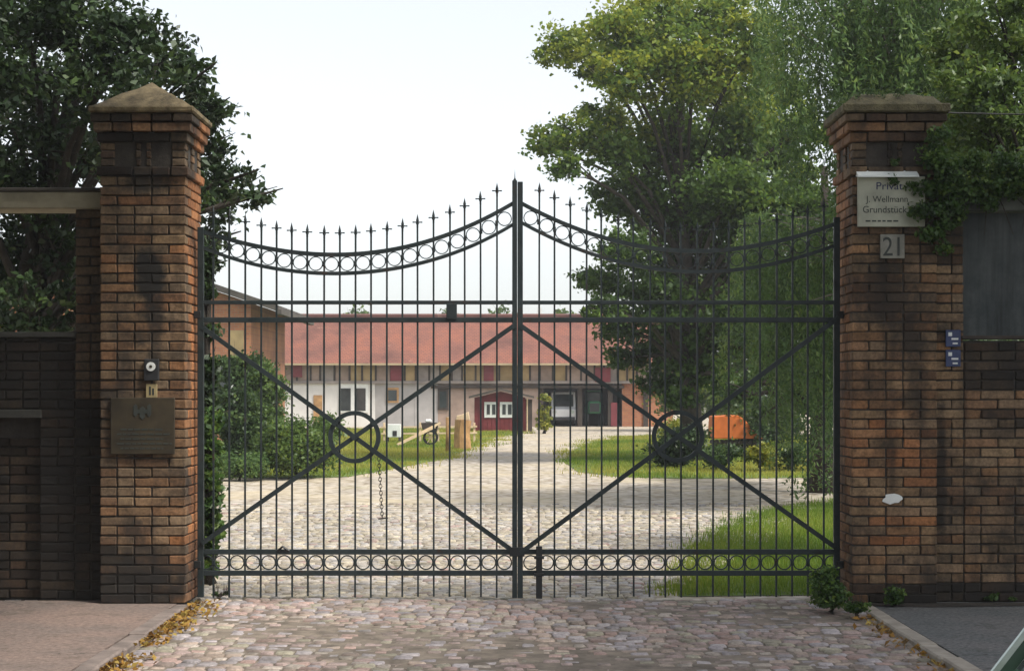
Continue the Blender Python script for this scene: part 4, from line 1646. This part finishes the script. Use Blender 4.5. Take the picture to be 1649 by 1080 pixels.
shrub('tall_shrub', 'tall slim shrub in front of the orange brick house', 382, 766, 82, 215, 'leaf_shrub', 0.095, 520, 61, nb=18)
shrub('round_shrub', 'light green rounded shrub next to the yellow-green lawn', 478, 768, 130, 108, 'leaf_bright', 0.085, 560, 62, nb=18)
shrub('low_shrub', 'low grey-green shrub spreading at the edge of the cobbles', 385, 772, 110, 52, 'leaf_weep', 0.07, 800, 63, nb=16)
shrub('small_tree', 'young light green tree between brick house and barn', 412, 742, 95, 178, 'leaf_bright', 0.11, 420, 64, nb=24)
shrub('small_bush', 'small light green bush against the white barn wall', 527, 728, 40, 75, 'leaf_bright', 0.12, 260, 65, nb=8)
shrub('dark_shrub', 'dark rounded bush at the foot of the maple trunk', 1088, 752, 100, 75, 'leaf_dark', 0.09, 520, 66, nb=14)
shrub('pale_shrub', 'pale variegated bush just behind the dark rounded bush', 1095, 728, 70, 62, 'leaf_yellow', 0.10, 320, 67, nb=12)
for k, (px, w, h, lf) in enumerate(((1165, 70, 52, 'leaf_shrub'), (1222, 66, 52, 'leaf_yellow'), (1275, 66, 50, 'leaf_shrub'), (1322, 60, 56, 'leaf_yellow'))):
    shrub('border_plant', ['leafy border plant directly below the orange tarpaulin', 'yellow flowering border plant next to the orange tarpaulin', 'green border plant between two yellow flowering ones', 'yellow flowering border plant close to the dark evergreen'][k], px, 757, w, h, lf, 0.075, 700, 70 + k, group='plants in the border below the maple', nb=8)
shrub('hedge_bush', 'dense green bush behind the orange tarpaulin', 1235, 722, 120, 95, 'leaf_shrub', 0.12, 300, 81, nb=14)
shrub('columnar_shrub', 'slim yellow-green shrub between red playhouse and open barn', 876, 697, 26, 66, 'leaf_yellow', 0.15, 260, 82, nb=12)
shrub('ivy_shrub', 'dark ivy shrub climbing behind the plaqued pillar', 336, 937, 46, 290, 'leaf_ivy', 0.065, 1500, 83, nb=34)
shrub('ivy_shrub', 'upper dark ivy mass close behind the plaqued pillar', 330, 925, 44, 560, 'leaf_dark', 0.075, 1500, 84, nb=44)
for k, (px, py, w, h) in enumerate(((1338, 982, 60, 78), (1380, 990, 40, 26), (1441, 976, 30, 34), (1605, 968, 60, 18))):
    shrub('weed', ['bushy green weed at the foot of the numbered pillar by the gate', 'low creeping weed over the end of the pale kerb', 'small weed in front of the numbered pillar', 'low weeds along the foot of the wall below the panel'][k], px, py, w, h, 'leaf_ivy', 0.038, 4000, 90 + k, cat='weed', group='weeds at the foot of the wall', nb=9)
shrub('weed', 'thin weed sprouting below the hinge of the plaqued pillar', 352, 962, 44, 14, 'leaf_shrub', 0.035, 1500, 96, cat='weed', group='weeds at the foot of the wall', nb=6)

# far trees over the barn roof
for k, (px, py, rp) in enumerate(((565, 505, 34), (725, 506, 22), (812, 502, 26), (905, 506, 20))):
    p = at(px, py + 6, 112)
    R = rp * 112 / FPX
    p.z += .25
    tree('distant_tree', ['distant pale green treetop above the barn ridge next to the brick house', 'small distant treetop above the barn ridge between two larger ones', 'distant treetop above the barn ridge directly behind the gate stile', 'small distant treetop above the barn ridge beside the maple'][k], (p.x, 112, 0), (p.x, 112, p.z), 0.2, [(p.x, 112, p.z - R * .4, R), (p.x - R * .6, 112.5, p.z - R * .8, R * .7), (p.x + R * .7, 111.6, p.z - R * .8, R * .7)], 'leaf_bright', 0.30, 45, seed=100 + k, group='trees beyond the barn')

# woodland edge behind the yard, right of the barn
BG = [('tall green tree behind the brick end of the barn', 9.5, 74, 7.0, 3.0), ('rounded green tree filling the gap behind the orange tarpaulin', 14.0, 66, 6.5, 3.4), ('broad dark tree at the far edge of the yard', 19.5, 60, 8.0, 3.6), ('leafy tree beyond the border plants', 13.0, 52, 5.5, 2.4)]
for k, (lab, x, y, h, R) in enumerate(BG):
    rr_ = random.Random(300 + k)
    bl = [(x + rr_.uniform(-.7, .7) * R, y + rr_.uniform(-.6, .6) * R, h * rr_.uniform(.12, .95), R * rr_.uniform(.32, .5)) for q in range(16)]
    tree('background_tree', lab, (x, y, -.02), (x, y, h * .8), 0.2, bl, 'leaf_shrub' if k % 2 else 'leaf_maple', 0.2, 75, seed=310 + k, group='trees closing the yard', clumps=18, sig=.26, hollow=.3)
# street-side lindens out of view, crowns placed and shaped to shade the wall fronts
ST = [('linden on the pavement before the dark wall', -6.6, 8.6, [(-5.8, 9.2, 7.2, 2.0), (-4.0, 9.0, 6.9, 1.6), (-2.6, 9.6, 6.6, 1.3), (-7.4, 8, 7.2, 2.0), (-5, 7, 8.6, 2.2), (-3, 7.4, 8.2, 1.9), (-1.2, 8.6, 7.2, 1.3), (-3.2, 10.9, 6.9, 1.2), (-4.9, 11.4, 7.3, 1.5), (-1.6, 11.3, 6.4, 1.1), (-2.6, 11.7, 6.2, 1.0), (-0.9, 10.9, 7.6, 1.1), (-4.6, 10.2, 4.4, 0.9), (-5.6, 11.6, 4.8, 1.1), (-5.2, 10.4, 5.6, 1.2), (-5.0, 11.2, 3.2, .9), (-5.3, 11.8, 2.0, .9), (-5.0, 10.4, 2.2, .9), (-4.9, 10.6, 1.0, .8), (-4.4, 11.0, 5.2, .8), (-3.6, 11.9, 5.7, .8)]),
      ('linden on the pavement before the panelled wall', 6.4, 8.2, [(6.6, 9, 7.2, 1.7), (7.8, 8, 7.2, 2.0), (6.5, 7, 8.6, 1.9), (5.6, 11, 7.2, 1.4), (6.6, 11.6, 7.0, 1.3), (7.6, 11.2, 6.6, 1.4), (6.4, 10.4, 8.2, 1.2)]),
      ('linden across the street beyond the parked car', 3.5, -6.5, [(3.5, -6.5, 6.5, 3.0), (1, -6, 7.5, 2.6), (6, -6.5, 7, 2.8), (3.5, -6, 9.5, 2.6), (3.5, -5.5, 4.2, 2.0)]),
      ('linden across the street facing the gate', -4.5, -6.5, [(-4.5, -6.5, 6.5, 3.0), (-2, -6, 7.5, 2.6), (-7, -6.5, 7, 2.8), (-4.5, -6, 9.5, 2.6), (-4.5, -5.5, 4.2, 2.0)])]
for k, (lab, x, y, bl) in enumerate(ST):
    tree('street_linden', lab, (x, y, -.1), (x, y, 7.5), 0.22, bl, 'leaf_shrub', 0.13 if k < 2 else 0.24, 190 if k < 2 else 62, seed=330 + k, group='lindens along the street', clumps=20, sig=.3, hollow=.25, aspect=.8)
# ivy over the right wall and sign
r = np.random.default_rng(123)
iv = thing('ivy', (4.0, 13.6, 0), 'ivy hanging over the wall coping and the painted board', 'ivy')
ib = []
for px, py, rp in ((1525, 300, 26), (1560, 305, 24), (1600, 300, 26), (1640, 302, 22), (1500, 250, 24), (1510, 340, 20), (1495, 380, 16), (1480, 340, 16), (1470, 300, 10), (1520, 400, 12), (1545, 350, 12), (1508, 220, 18), (1440, 290, 8), (1440, 262, 6), (1680, 300, 30), (1490, 300, 20), (1530, 270, 22), (1570, 262, 22), (1615, 265, 24), (1535, 330, 18), (1600, 328, 14), (1640, 270, 24), (1515, 365, 14)):
    p = at(px, py, 13.42)
    ib.append((p.x, 13.44 + random.uniform(-.05, .02), p.z, rp * 13.42 / FPX))
pv, tn = clump_points(ib, 4200, r, clumps=14, sig=0.34, hollow=0.15)
v, f = leaves_np(pv, 0.3, 0.038, r, 0.75, 0.6)
obj('foliage', np_mesh('foliage', v, f, tn), 'leaf_ivy', iv)
m = MB()
for k in range(9):
    x = 3.3 + k * 0.12
    m.tube([(x, 13.58, 3.30), (x + r.normal(0, .05), 13.47, 3.18), (x + r.normal(0, .08), 13.46, 2.95)], [.006, .005, .003], 5)
m.build('stem', 'bark', iv)
# plants growing on the mossy cap
cg = []
for k in range(26):
    cg.append((RX0 + random.uniform(-.05, .74), PY + random.uniform(-.03, .6), ztop + 0.13 + random.uniform(0, .05), random.uniform(.02, .05)))
pv, tn = clump_points(cg, 3500, r, clumps=6, sig=0.5, hollow=0.2)
v, f = leaves_np(pv, 0.3, 0.024, r, 0.4, -0.8)
o = obj('cap_weeds', np_mesh('cap_weeds', v, f, tn), 'leaf_shrub')
tag(o, 'fringe of small weeds growing on the mossy pillar cap', 'weeds', kind='stuff')

# leaf litter in the gutters
n = 900
lx = np.where(r.uniform(0, 1, n) < 0.8, KL + 0.0 + np.abs(r.normal(0, .11, n)), KR - 0.0 - np.abs(r.normal(0, .08, n)))
ly = r.uniform(9.2, 13.7, n)
keep = snoise(ly, lx, 2.6, 5) > 0.52
lx, ly = lx[keep], ly[keep]
lz = np.array([drive_z(q) for q in ly]) + r.uniform(0.008, 0.03, len(lx))
v, f = leaves_np(np.stack([lx, ly, lz], 1), 1.6, 0.05, r, 0.65)
o = obj('leaf_litter', np_mesh('leaf_litter', v, f, np.clip(r.normal(.5, .3, len(lx)), 0, 1)), 'litter')
tag(o, 'fallen yellow and brown leaves along the kerb', 'leaves', kind='stuff')

# ------------------------------------------------------------------ the barn and its neighbours
YB = 85.0
SB = FPX / YB


def bx(px):
    return (px - 824.5) / SB


def bz(py):
    return EYE + (HOR - py) / SB


def uv_quad(name, pts, mat, parent, su, sv):
    me = bpy.data.meshes.new(name)
    me.from_pydata(pts, [], [(0, 1, 2, 3)])
    uv = me.uv_layers.new(name='UVMap')
    for i, c in enumerate(((0, 0), (su, 0), (su, sv), (0, sv))):
        uv.data[i].uv = c
    return obj(name, me, mat, parent)


barn = thing('barn', (bx(750), YB + 4, 0), 'long barn with red tiled roof and white ground floor', 'barn')
X0, X1 = bx(408), bx(1085)
ze, zr = bz(584), EYE + (HOR - 509) * (YB + 4.2) / FPX
zl = bz(613)
MB().box(X0 + .3, X1 - .3, YB + 7.6, YB + 8.0, -0.1, ze).build('rear_wall', 'greywash', barn)
for xx in (X0 + .3, X1 - .6):
    MB().prism([(YB + .4, -0.1), (YB + 7.6, -0.1), (YB + 7.6, ze), (YB + 4.2, zr - .25), (YB + .4, ze)], 'x', xx, xx + .3).build('gable_wall', 'far_brick', barn)
# ground floor pieces
segs = [(420, 604, 'whitewash', 0.0), (604, 668, 'greywash', 0.05), (668, 705, 'greywash', 0.03), (705, 872, 'tanwood', 0.06)]
for p0, p1, mt, dy in segs:
    MB().box(bx(p0), bx(p1) - .002, YB + dy, YB + 0.4, -0.1, zl - 0.03).build('ground_floor_wall', mt, barn)
for p in (872, 934, 983, 1040):
    MB().box(bx(p) - .12, bx(p) + .12, YB + .05, YB + .3, -0.1, zl - .03).build('post', 'timber_dark', barn)
MB().box(bx(984), bx(996), YB + .02, YB + .1, 0, bz(648)).build('door', 'shutter', barn)
MB().box(bx(1002), bx(1084), YB + .12, YB + .4, -0.1, zl - .03).build('ground_floor_wall', 'far_brick', barn)
MB().box(bx(694), bx(1005), YB - .10, YB + .04, bz(625), bz(620.5)).build('beam', 'timber_dark', barn)
# loft boards between the uprights
mats = ['tanwood', 'ochre', 'greywood', 'tanwood', 'ochre']
x = 420.0
k = 0
while x < 1080:
    w = random.uniform(15, 26)
    xe = min(x + w, 1084)
    MB().box(bx(x) + .02, bx(xe) - .02, YB - 0.05 + random.uniform(-.015, .015), YB + 0.25, zl, ze - .02).build('loft_panel', random.choice(mats), barn)
    MB().box(bx(xe) - .05, bx(xe) + .05, YB - .09, YB - .02, zl, ze - .02).build('loft_post', 'timber_dark', barn)
    x = xe
MB().box(X0 + .3, X1 - .3, YB - .12, YB + .3, zl - .14, zl - .002).build('floor_beam', 'greywood', barn)
for p0, p1, q0, q1 in ((469, 487, 588, 607), (629, 648, 588, 613), (779, 795, 588, 613), (958, 983, 592, 615)):
    MB().box(bx(p0), bx(p1), YB - .16, YB - .095, bz(q1), bz(q0)).build('shutter', 'shutter', barn)
# windows
w = MB().box(bx(546), bx(593), YB - .06, YB - .004, bz(664), bz(617)).build('window', 'white', barn)
for p0, p1 in ((549, 565), (572, 589)):
    MB().box(bx(p0), bx(p1), YB - .075, YB - .061, bz(661), bz(625)).build('pane', 'glass', w)
w = MB().box(bx(622), bx(642), YB - .02, YB + .048, bz(648), bz(624)).build('window', 'timber', barn)
MB().box(bx(625), bx(639), YB - .035, YB - .021, bz(645), bz(628)).build('pane', 'glass', w)
w = MB().box(bx(705), bx(722), YB - .02, YB + .055, bz(660), bz(626)).build('window', 'timber_dark', barn)
MB().box(bx(708), bx(719), YB - .035, YB - .021, bz(656), bz(630)).build('pane', 'glass', w)
MB().box(bx(505), bx(519), YB - .05, YB - .004, 0, bz(636)).build('door', 'timber', barn)
# roof
ov = 0.55
rl = math.hypot(4.2 + ov, zr - ze)
rf = uv_quad('roof', [(X0, YB - ov, ze - .03), (X1, YB - ov, ze - .03), (X1, YB + 4.2, zr), (X0, YB + 4.2, zr)], 'tile', barn, X1 - X0, rl)
uv_quad('roof', [(X0, YB + 4.2, zr), (X1, YB + 4.2, zr), (X1, YB + 8.8, ze - .03), (X0, YB + 8.8, ze - .03)], 'tile', barn, X1 - X0, rl)
MB().tube([(X0, YB + 4.2, zr + .02), (X1, YB + 4.2, zr + .02)], 0.11, 8).build('ridge', 'tile', rf)
MB().box(X0, X1, YB - ov - .12, YB - ov + .02, ze - .13, ze - .035).build('gutter', 'gutter', rf)
MB().box(X0, X1, YB - ov + .03, YB - .1, ze - .10, ze - .06).build('soffit', 'timber_dark', rf)
MB().box(bx(868), bx(875), YB + 4.6, YB + 5.0, zr - .3, zr + .45).build('chimney', 'white', rf)

# brick house at left
YH = 60.0
hs = thing('brick_house', (-13.8, YH + 4, 0), 'orange brick house with low dark gable roof', 'house')
hx0, hx1, hxc = -19.0, (404 - 824.5) * YH / FPX, -13.9


def hz(px):
    """roof line of the gable"""
    return EYE + (HOR - (462 + (px - 345) * 0.34)) * YH / FPX


zE = hz(404) - .12
zA = zE + (hx1 - hxc) * 0.34
MB().prism([(hx0, -.1), (hx1, -.1), (hx1, zE), (hxc, zA), (hx0, zE)], 'y', YH, YH + 9).build('wall', 'far_brick', hs)
t = .22
for s, xe in ((1, hx1 + 1.05), (-1, hx0 - .75)):
    zz = zA - abs(xe - hxc) * 0.34
    MB().prism([(hxc, zA + .02), (xe, zz + .02), (xe, zz + .02 + t), (hxc, zA + .02 + t)], 'y', YH - .45, YH + 9.4).build('roof', 'roof_dark', hs)
MB().box(hx1 + .95, hx1 + 1.15, YH - .5, YH + 9.4, zE - .42, zE - .27).build('gutter', 'roof_dark', hs)
MB().box(hx1 - .75, hx1 - .25, YH - .05, YH + .1, 1.2, 3.9).build('pilaster', 'ochre', hs)
for xx in (-10.9, -12.6):
    w = MB().box(xx, xx + 1.0, YH - .06, YH + .02, 1.4, 2.8).build('window', 'white', hs)
    MB().box(xx + .1, xx + .9, YH - .075, YH - .061, 1.5, 2.7).build('pane', 'glass', w)

# red playhouse
YS = 74.0
SS = FPX / YS


def sx(px):
    return (px - 824.5) / SS


def sz(py):
    return EYE + (HOR - py) / SS


ph = thing('playhouse', (sx(808), YS + 1, 0), 'small dark red wooden playhouse with white windows', 'playhouse')
x0_, x1_ = sx(764), sx(846)
MB().prism([(x0_, -.05), (x1_, -.05), (x1_, sz(640)), (sx(806), sz(630)), (x0_, sz(640))], 'y', YS, YS + 2.2).build('wall', 'shed_red', ph)
pxs = x0_
k = 0
while pxs < x1_ - .05:
    MB().box(pxs + .01, pxs + .17, YS - .025, YS - .001, -.02, sz(642)).build('board', 'shed_red', ph)
    pxs += .19
for s, xe in ((1, sx(860)), (-1, sx(755))):
    MB().prism([(sx(806), sz(628)), (xe, sz(641)), (xe, sz(641) + .09), (sx(806), sz(628) + .09)], 'y', YS - .35, YS + 2.5).build('roof', 'roof_dark', ph)
for p0, p1 in ((780, 801), (805, 827)):
    w = MB().box(sx(p0), sx(p1), YS - .06, YS - .026, sz(672), sz(647)).build('window', 'white', ph)
    m_ = (p0 + p1) / 2
    for q0, q1 in ((p0 + 4, m_ - 1.5), (m_ + 2, p1 - 3)):
        MB().box(sx(q0), sx(q1), YS - .072, YS - .061, sz(667), sz(651)).build('pane', 'glass', w)
MB().box(sx(846) + .004, sx(857), YS + .1, YS + 2.1, -.05, sz(643)).build('porch_wall', 'timber_dark', ph)
MB().box(sx(848), sx(850), YS - .2, YS - .1, -.03, sz(641)).build('porch_post', 'timber_pale', ph)

# vehicles in the open barn: a white van nose-on and a green tractor
vn = thing('white_van', (bx(908), YB + 2.4, 0), 'white van parked nose out in the open barn', 'van')
a0, a1 = bx(888), bx(928)
MB().prism([(YB + .5, .30), (YB + .5, .85), (YB + .75, .95), (YB + 1.2, 1.72), (YB + 4.4, 1.72), (YB + 4.4, .30)], 'x', a0, a1, bev=0.06).build('body', 'car_white', vn)
MB().prism([(YB + .735, 1.0), (YB + 1.10, 1.60), (YB + 1.16, 1.58), (YB + .80, .98)], 'x', a0 + .12, a1 - .12).build('windscreen', 'glass', vn)
for xx in (a0 + .18, a1 - .18):
    MB().disc((xx, YB + .49, .72), .09, .05).build('headlight', 'chrome', vn)
MB().box(a0 + .05, a1 - .05, YB + .42, YB + .52, .28, .46, bev=.02).build('bumper', 'dark_box', vn)
for xx in (a0 + .10, a1 - .10):
    for yy in (YB + 1.1, YB + 3.7):
        wh = MB().disc((xx, yy, .28), .28, .18, 'x').build('wheel', 'rubber', vn)
tr = thing('tractor', (bx(958), YB + 1.6, 0), 'green tractor standing between the barn posts', 'tractor')
MB().box(bx(948), bx(968), YB + .3, YB + 1.5, .65, 1.25, bev=.06).build('bonnet', 'tractor_green', tr)
MB().box(bx(944), bx(972), YB + 1.52, YB + 2.9, .6, 1.0, bev=.05).build('body', 'tractor_green', tr)
MB().box(bx(946), bx(970), YB + 1.56, YB + 2.8, 1.02, 1.72, bev=.05).build('cab', 'glass', tr)
MB().box(bx(945), bx(971), YB + 1.5, YB + 2.9, 1.73, 1.82, bev=.02).build('cab_roof', 'tractor_green', tr)
for xx in (bx(944), bx(972)):
    MB().disc((xx, YB + 2.3, .55), .55, .26, 'x', 20).build('rear_wheel', 'rubber', tr)
    MB().disc((xx + (.06 if xx < 4 else -.06), YB + .7, .32), .32, .18, 'x', 18).build('front_wheel', 'rubber', tr)
MB().box(bx(950), bx(966), YB + .26, YB + .31, .72, 1.15).build('grille', 'dark_box', tr)

# timber posts and handcart on the left lawn
tp = thing('timber_post', (*gp(722, 727), 0), 'slim upright brown timber post beside the broad log', 'post')
X, Y = gp(721, 727)
MB().tube([(X, Y, -.02), (X + .01, Y, .5), (X, Y, .98)], [.07, .065, .06], 9).build('shaft', 'timber', tp, smooth=True)
MB().disc((X, Y, .986), .058, .012, 'z', 9).build('cut_face', 'timber_pale', tp)
X, Y = gp(745, 722)
lg = thing('timber_log', (X, Y, 0), 'broad split brown log standing upright with pale cut top', 'log')
MB().tube([(X, Y, -.02), (X - .02, Y, .45), (X + .02, Y, .86)], [.27, .24, .25], 11).build('trunk', 'timber', lg)
MB().prism([(X - .2, .86), (X + .22, .86), (X + .18, 1.12), (X - .05, 1.02), (X - .18, 1.0)], 'y', Y - .16, Y + .16, bev=.02).build('cut_top', 'timber_pale', lg)
X, Y = gp(692, 716)
hc = thing('handcart', (X, Y, 0), 'small dark handcart with white lid and pale drawbar on the lawn', 'handcart')
MB().prism([(X - .20, .42), (X + .22, .42), (X + .30, .72), (X - .28, .72)], 'y', Y - .22, Y + .22, bev=.02).build('tub', 'timber_dark', hc)
for yy in (Y - .27, Y + .27):
    wh = MB().ring((X + .03, yy, .24), .21, .05, .05, 20).build('wheel', 'rubber', hc)
    for q in range(3):
        MB().bar((X + .03 - .2 * math.cos(q * 1.05), yy, .24 - .2 * math.sin(q * 1.05)), (X + .03 + .2 * math.cos(q * 1.05), yy, .24 + .2 * math.sin(q * 1.05)), .022, .022).build('spoke', 'timber_pale', wh)
MB().bar((X + .36, Y - .30, .72), (X - 1.02, Y - .55, .02), .075, .06).build('drawbar', 'timber_pale', hc)
MB().bar((X + .20, Y - .40, .58), (X - .92, Y - .62, .04), .05, .05).build('drawbar', 'timber_pale', hc)
MB().box(X - .14, X + .06, Y - .16, Y + .1, .725, .83, bev=.03).build('lid', 'white', hc)
# pale rail fence behind the cart
rf_root = thing('rail_fence', (-2.6, 58, 0), 'low pale wooden rail fence behind the handcart', 'fence')
for k in range(6):
    xx = -4.4 + k * .62
    MB().box(xx - .035, xx + .035, 57.96, 58.04, -.05, .62 + random.uniform(-.05, .06), bev=.008).build('fence_post', 'timber_pale', rf_root)
for zz in (.28, .50):
    MB().bar((-4.5, 57.94, zz), (-1.2, 57.94, zz + .03), .06, .03).build('rail', 'timber_pale', rf_root)
X, Y = gp(634, 712)
bxw = thing('white_box', (X, Y, 0), 'white slatted box standing on the grass by the barn', 'box')
MB().box(X - .24, X + .24, Y - .2, Y + .2, .18, .62, bev=.01).build('body', 'white', bxw)
for s in (-1, 1):
    MB().box(X + s * .2 - .03, X + s * .2 + .03, Y - .18, Y + .18, -.02, .179).build('leg', 'timber_dark', bxw)
MB().box(X - .02, X + .12, Y - .215, Y - .201, .22, .40).build('hatch', 'dark_box', bxw)

# orange tarpaulin over a wood pile
YT = 50.0
o_ = lambda px, py: at(px, py, YT)
tx0, tx1 = o_(1146, 700).x, o_(1222, 700).x
tpz0, tpz1 = o_(1150, 706).z, o_(1150, 668).z
tarp = thing('covered_woodpile', ((tx0 + tx1) / 2, YT + .5, 0), 'woodpile under a bright orange tarpaulin near the maple', 'woodpile')
r = random.Random(3)
for k in range(9):
    for j in range(2):
        MB().tube([(tx0 + .12 + k * .145, YT - .02, .06 + j * .15), (tx0 + .12 + k * .145, YT + 1.0, .06 + j * .15)], .07, 8).build('log', 'timber_dark', tarp)
MB().prism([(tx0, tpz0), (tx1 + .1, tpz0), (tx1 - .05, tpz0 + .12), (tx1 - .45, tpz1 - .12), (tx0 + .75, tpz1), (tx0 + .05, tpz1 - .04)], 'y', YT - .15, YT + 1.1, bev=.03).build('tarpaulin', 'orange', tarp)

# ------------------------------------------------------------------ parked car, only its tail corner in view
car = thing('parked_car', (3.4, 5.0, -0.08), 'dark green hatchback with bright trim parked at the kerb', 'car')
cy0, cy1, gz0 = 4.15, 5.80, -0.085


def cprof(pts):
    return [(px, pz) for px, pz in pts]


k = 1 / 1.29
lower = [(1.42, .22), (1.40, .60), (1.60, .70), (2.0, .86), (4.35, .88), (5.25, .74), (5.45, .55), (5.42, .22)]
MB().prism(lower, 'y', cy0, cy1, bev=0.05).build('body', 'car_green', car)
zt_ = 1.40
cab = [(1.70, .72), (1.70 + (zt_ - .72) * k, zt_), (3.35, zt_ + .02), (4.25, .88)]
MB().prism(cab, 'y', cy0 + .10, cy1 - .02, bev=0.03).build('cabin', 'glass', car)
MB().prism([(2.18, zt_ - .02), (2.26, zt_ + .05), (2.8, zt_ + .075), (3.35, zt_ + .05), (3.45, zt_ - .03)], 'y', cy0 + .11, cy1 - .03, bev=0.03).build('roof', 'car_green', car)
for yy in (cy1 - .004, cy0 + .09):
    zt2 = zt_ - .02
    for off, w, mt, nm in ((0.0, .020, 'chrome', 'pillar_trim'), (.036, .052, 'car_green', 'rear_pillar'), (.075, .018, 'chrome', 'window_trim')):
        MB().bar((1.645 + off, yy, .712), (1.645 + off + (zt2 - .712) * k, yy, zt2), w, 0.02 if mt == 'chrome' else .014).build(nm, mt, car)
MB().box(1.36, 1.5, cy0 + .05, cy1 - .05, .30, .52, bev=.03).build('bumper', 'dark_box', car)
for yy in (cy0 + .12, cy1 - .34):
    MB().box(1.385, 1.45, yy, yy + .22, .53, .62, bev=.01).build('tail_light', 'lens_red', car)
for xx in (2.15, 4.65):
    for yy in (cy0 + .07, cy1 - .07):
        wh = MB().disc((xx, yy, gz0 + .30), .30, .18, 'y', 24).build('wheel', 'rubber', car)
        MB().disc((xx, yy + (-.095 if yy < 5 else .095), gz0 + .30), .18, .02, 'y', 20).build('rim', 'chrome', wh)

# ------------------------------------------------------------------ thin summer haze over the yard
hm = bpy.data.materials.new('haze')
hm.use_nodes = True
hn_ = hm.node_tree.nodes
for n in list(hn_):
    hn_.remove(n)
ho = hn_.new('ShaderNodeOutputMaterial')
hv = hn_.new('ShaderNodeVolumePrincipled')
hv.inputs['Color'].default_value = (0.93, 0.95, 0.97, 1)
hv.inputs['Density'].default_value = 0.0009
hv.inputs['Anisotropy'].default_value = 0.3
hm.node_tree.links.new(hv.outputs[0], ho.inputs['Volume'])
hz_o = MB().box(-720, 720, -320, 920, -1.2, 20.0).build('haze', hm)
hz_o['kind'] = 'stuff'
hz_o['label'] = 'thin pale haze hanging over the yard'
hz_o['category'] = 'haze'
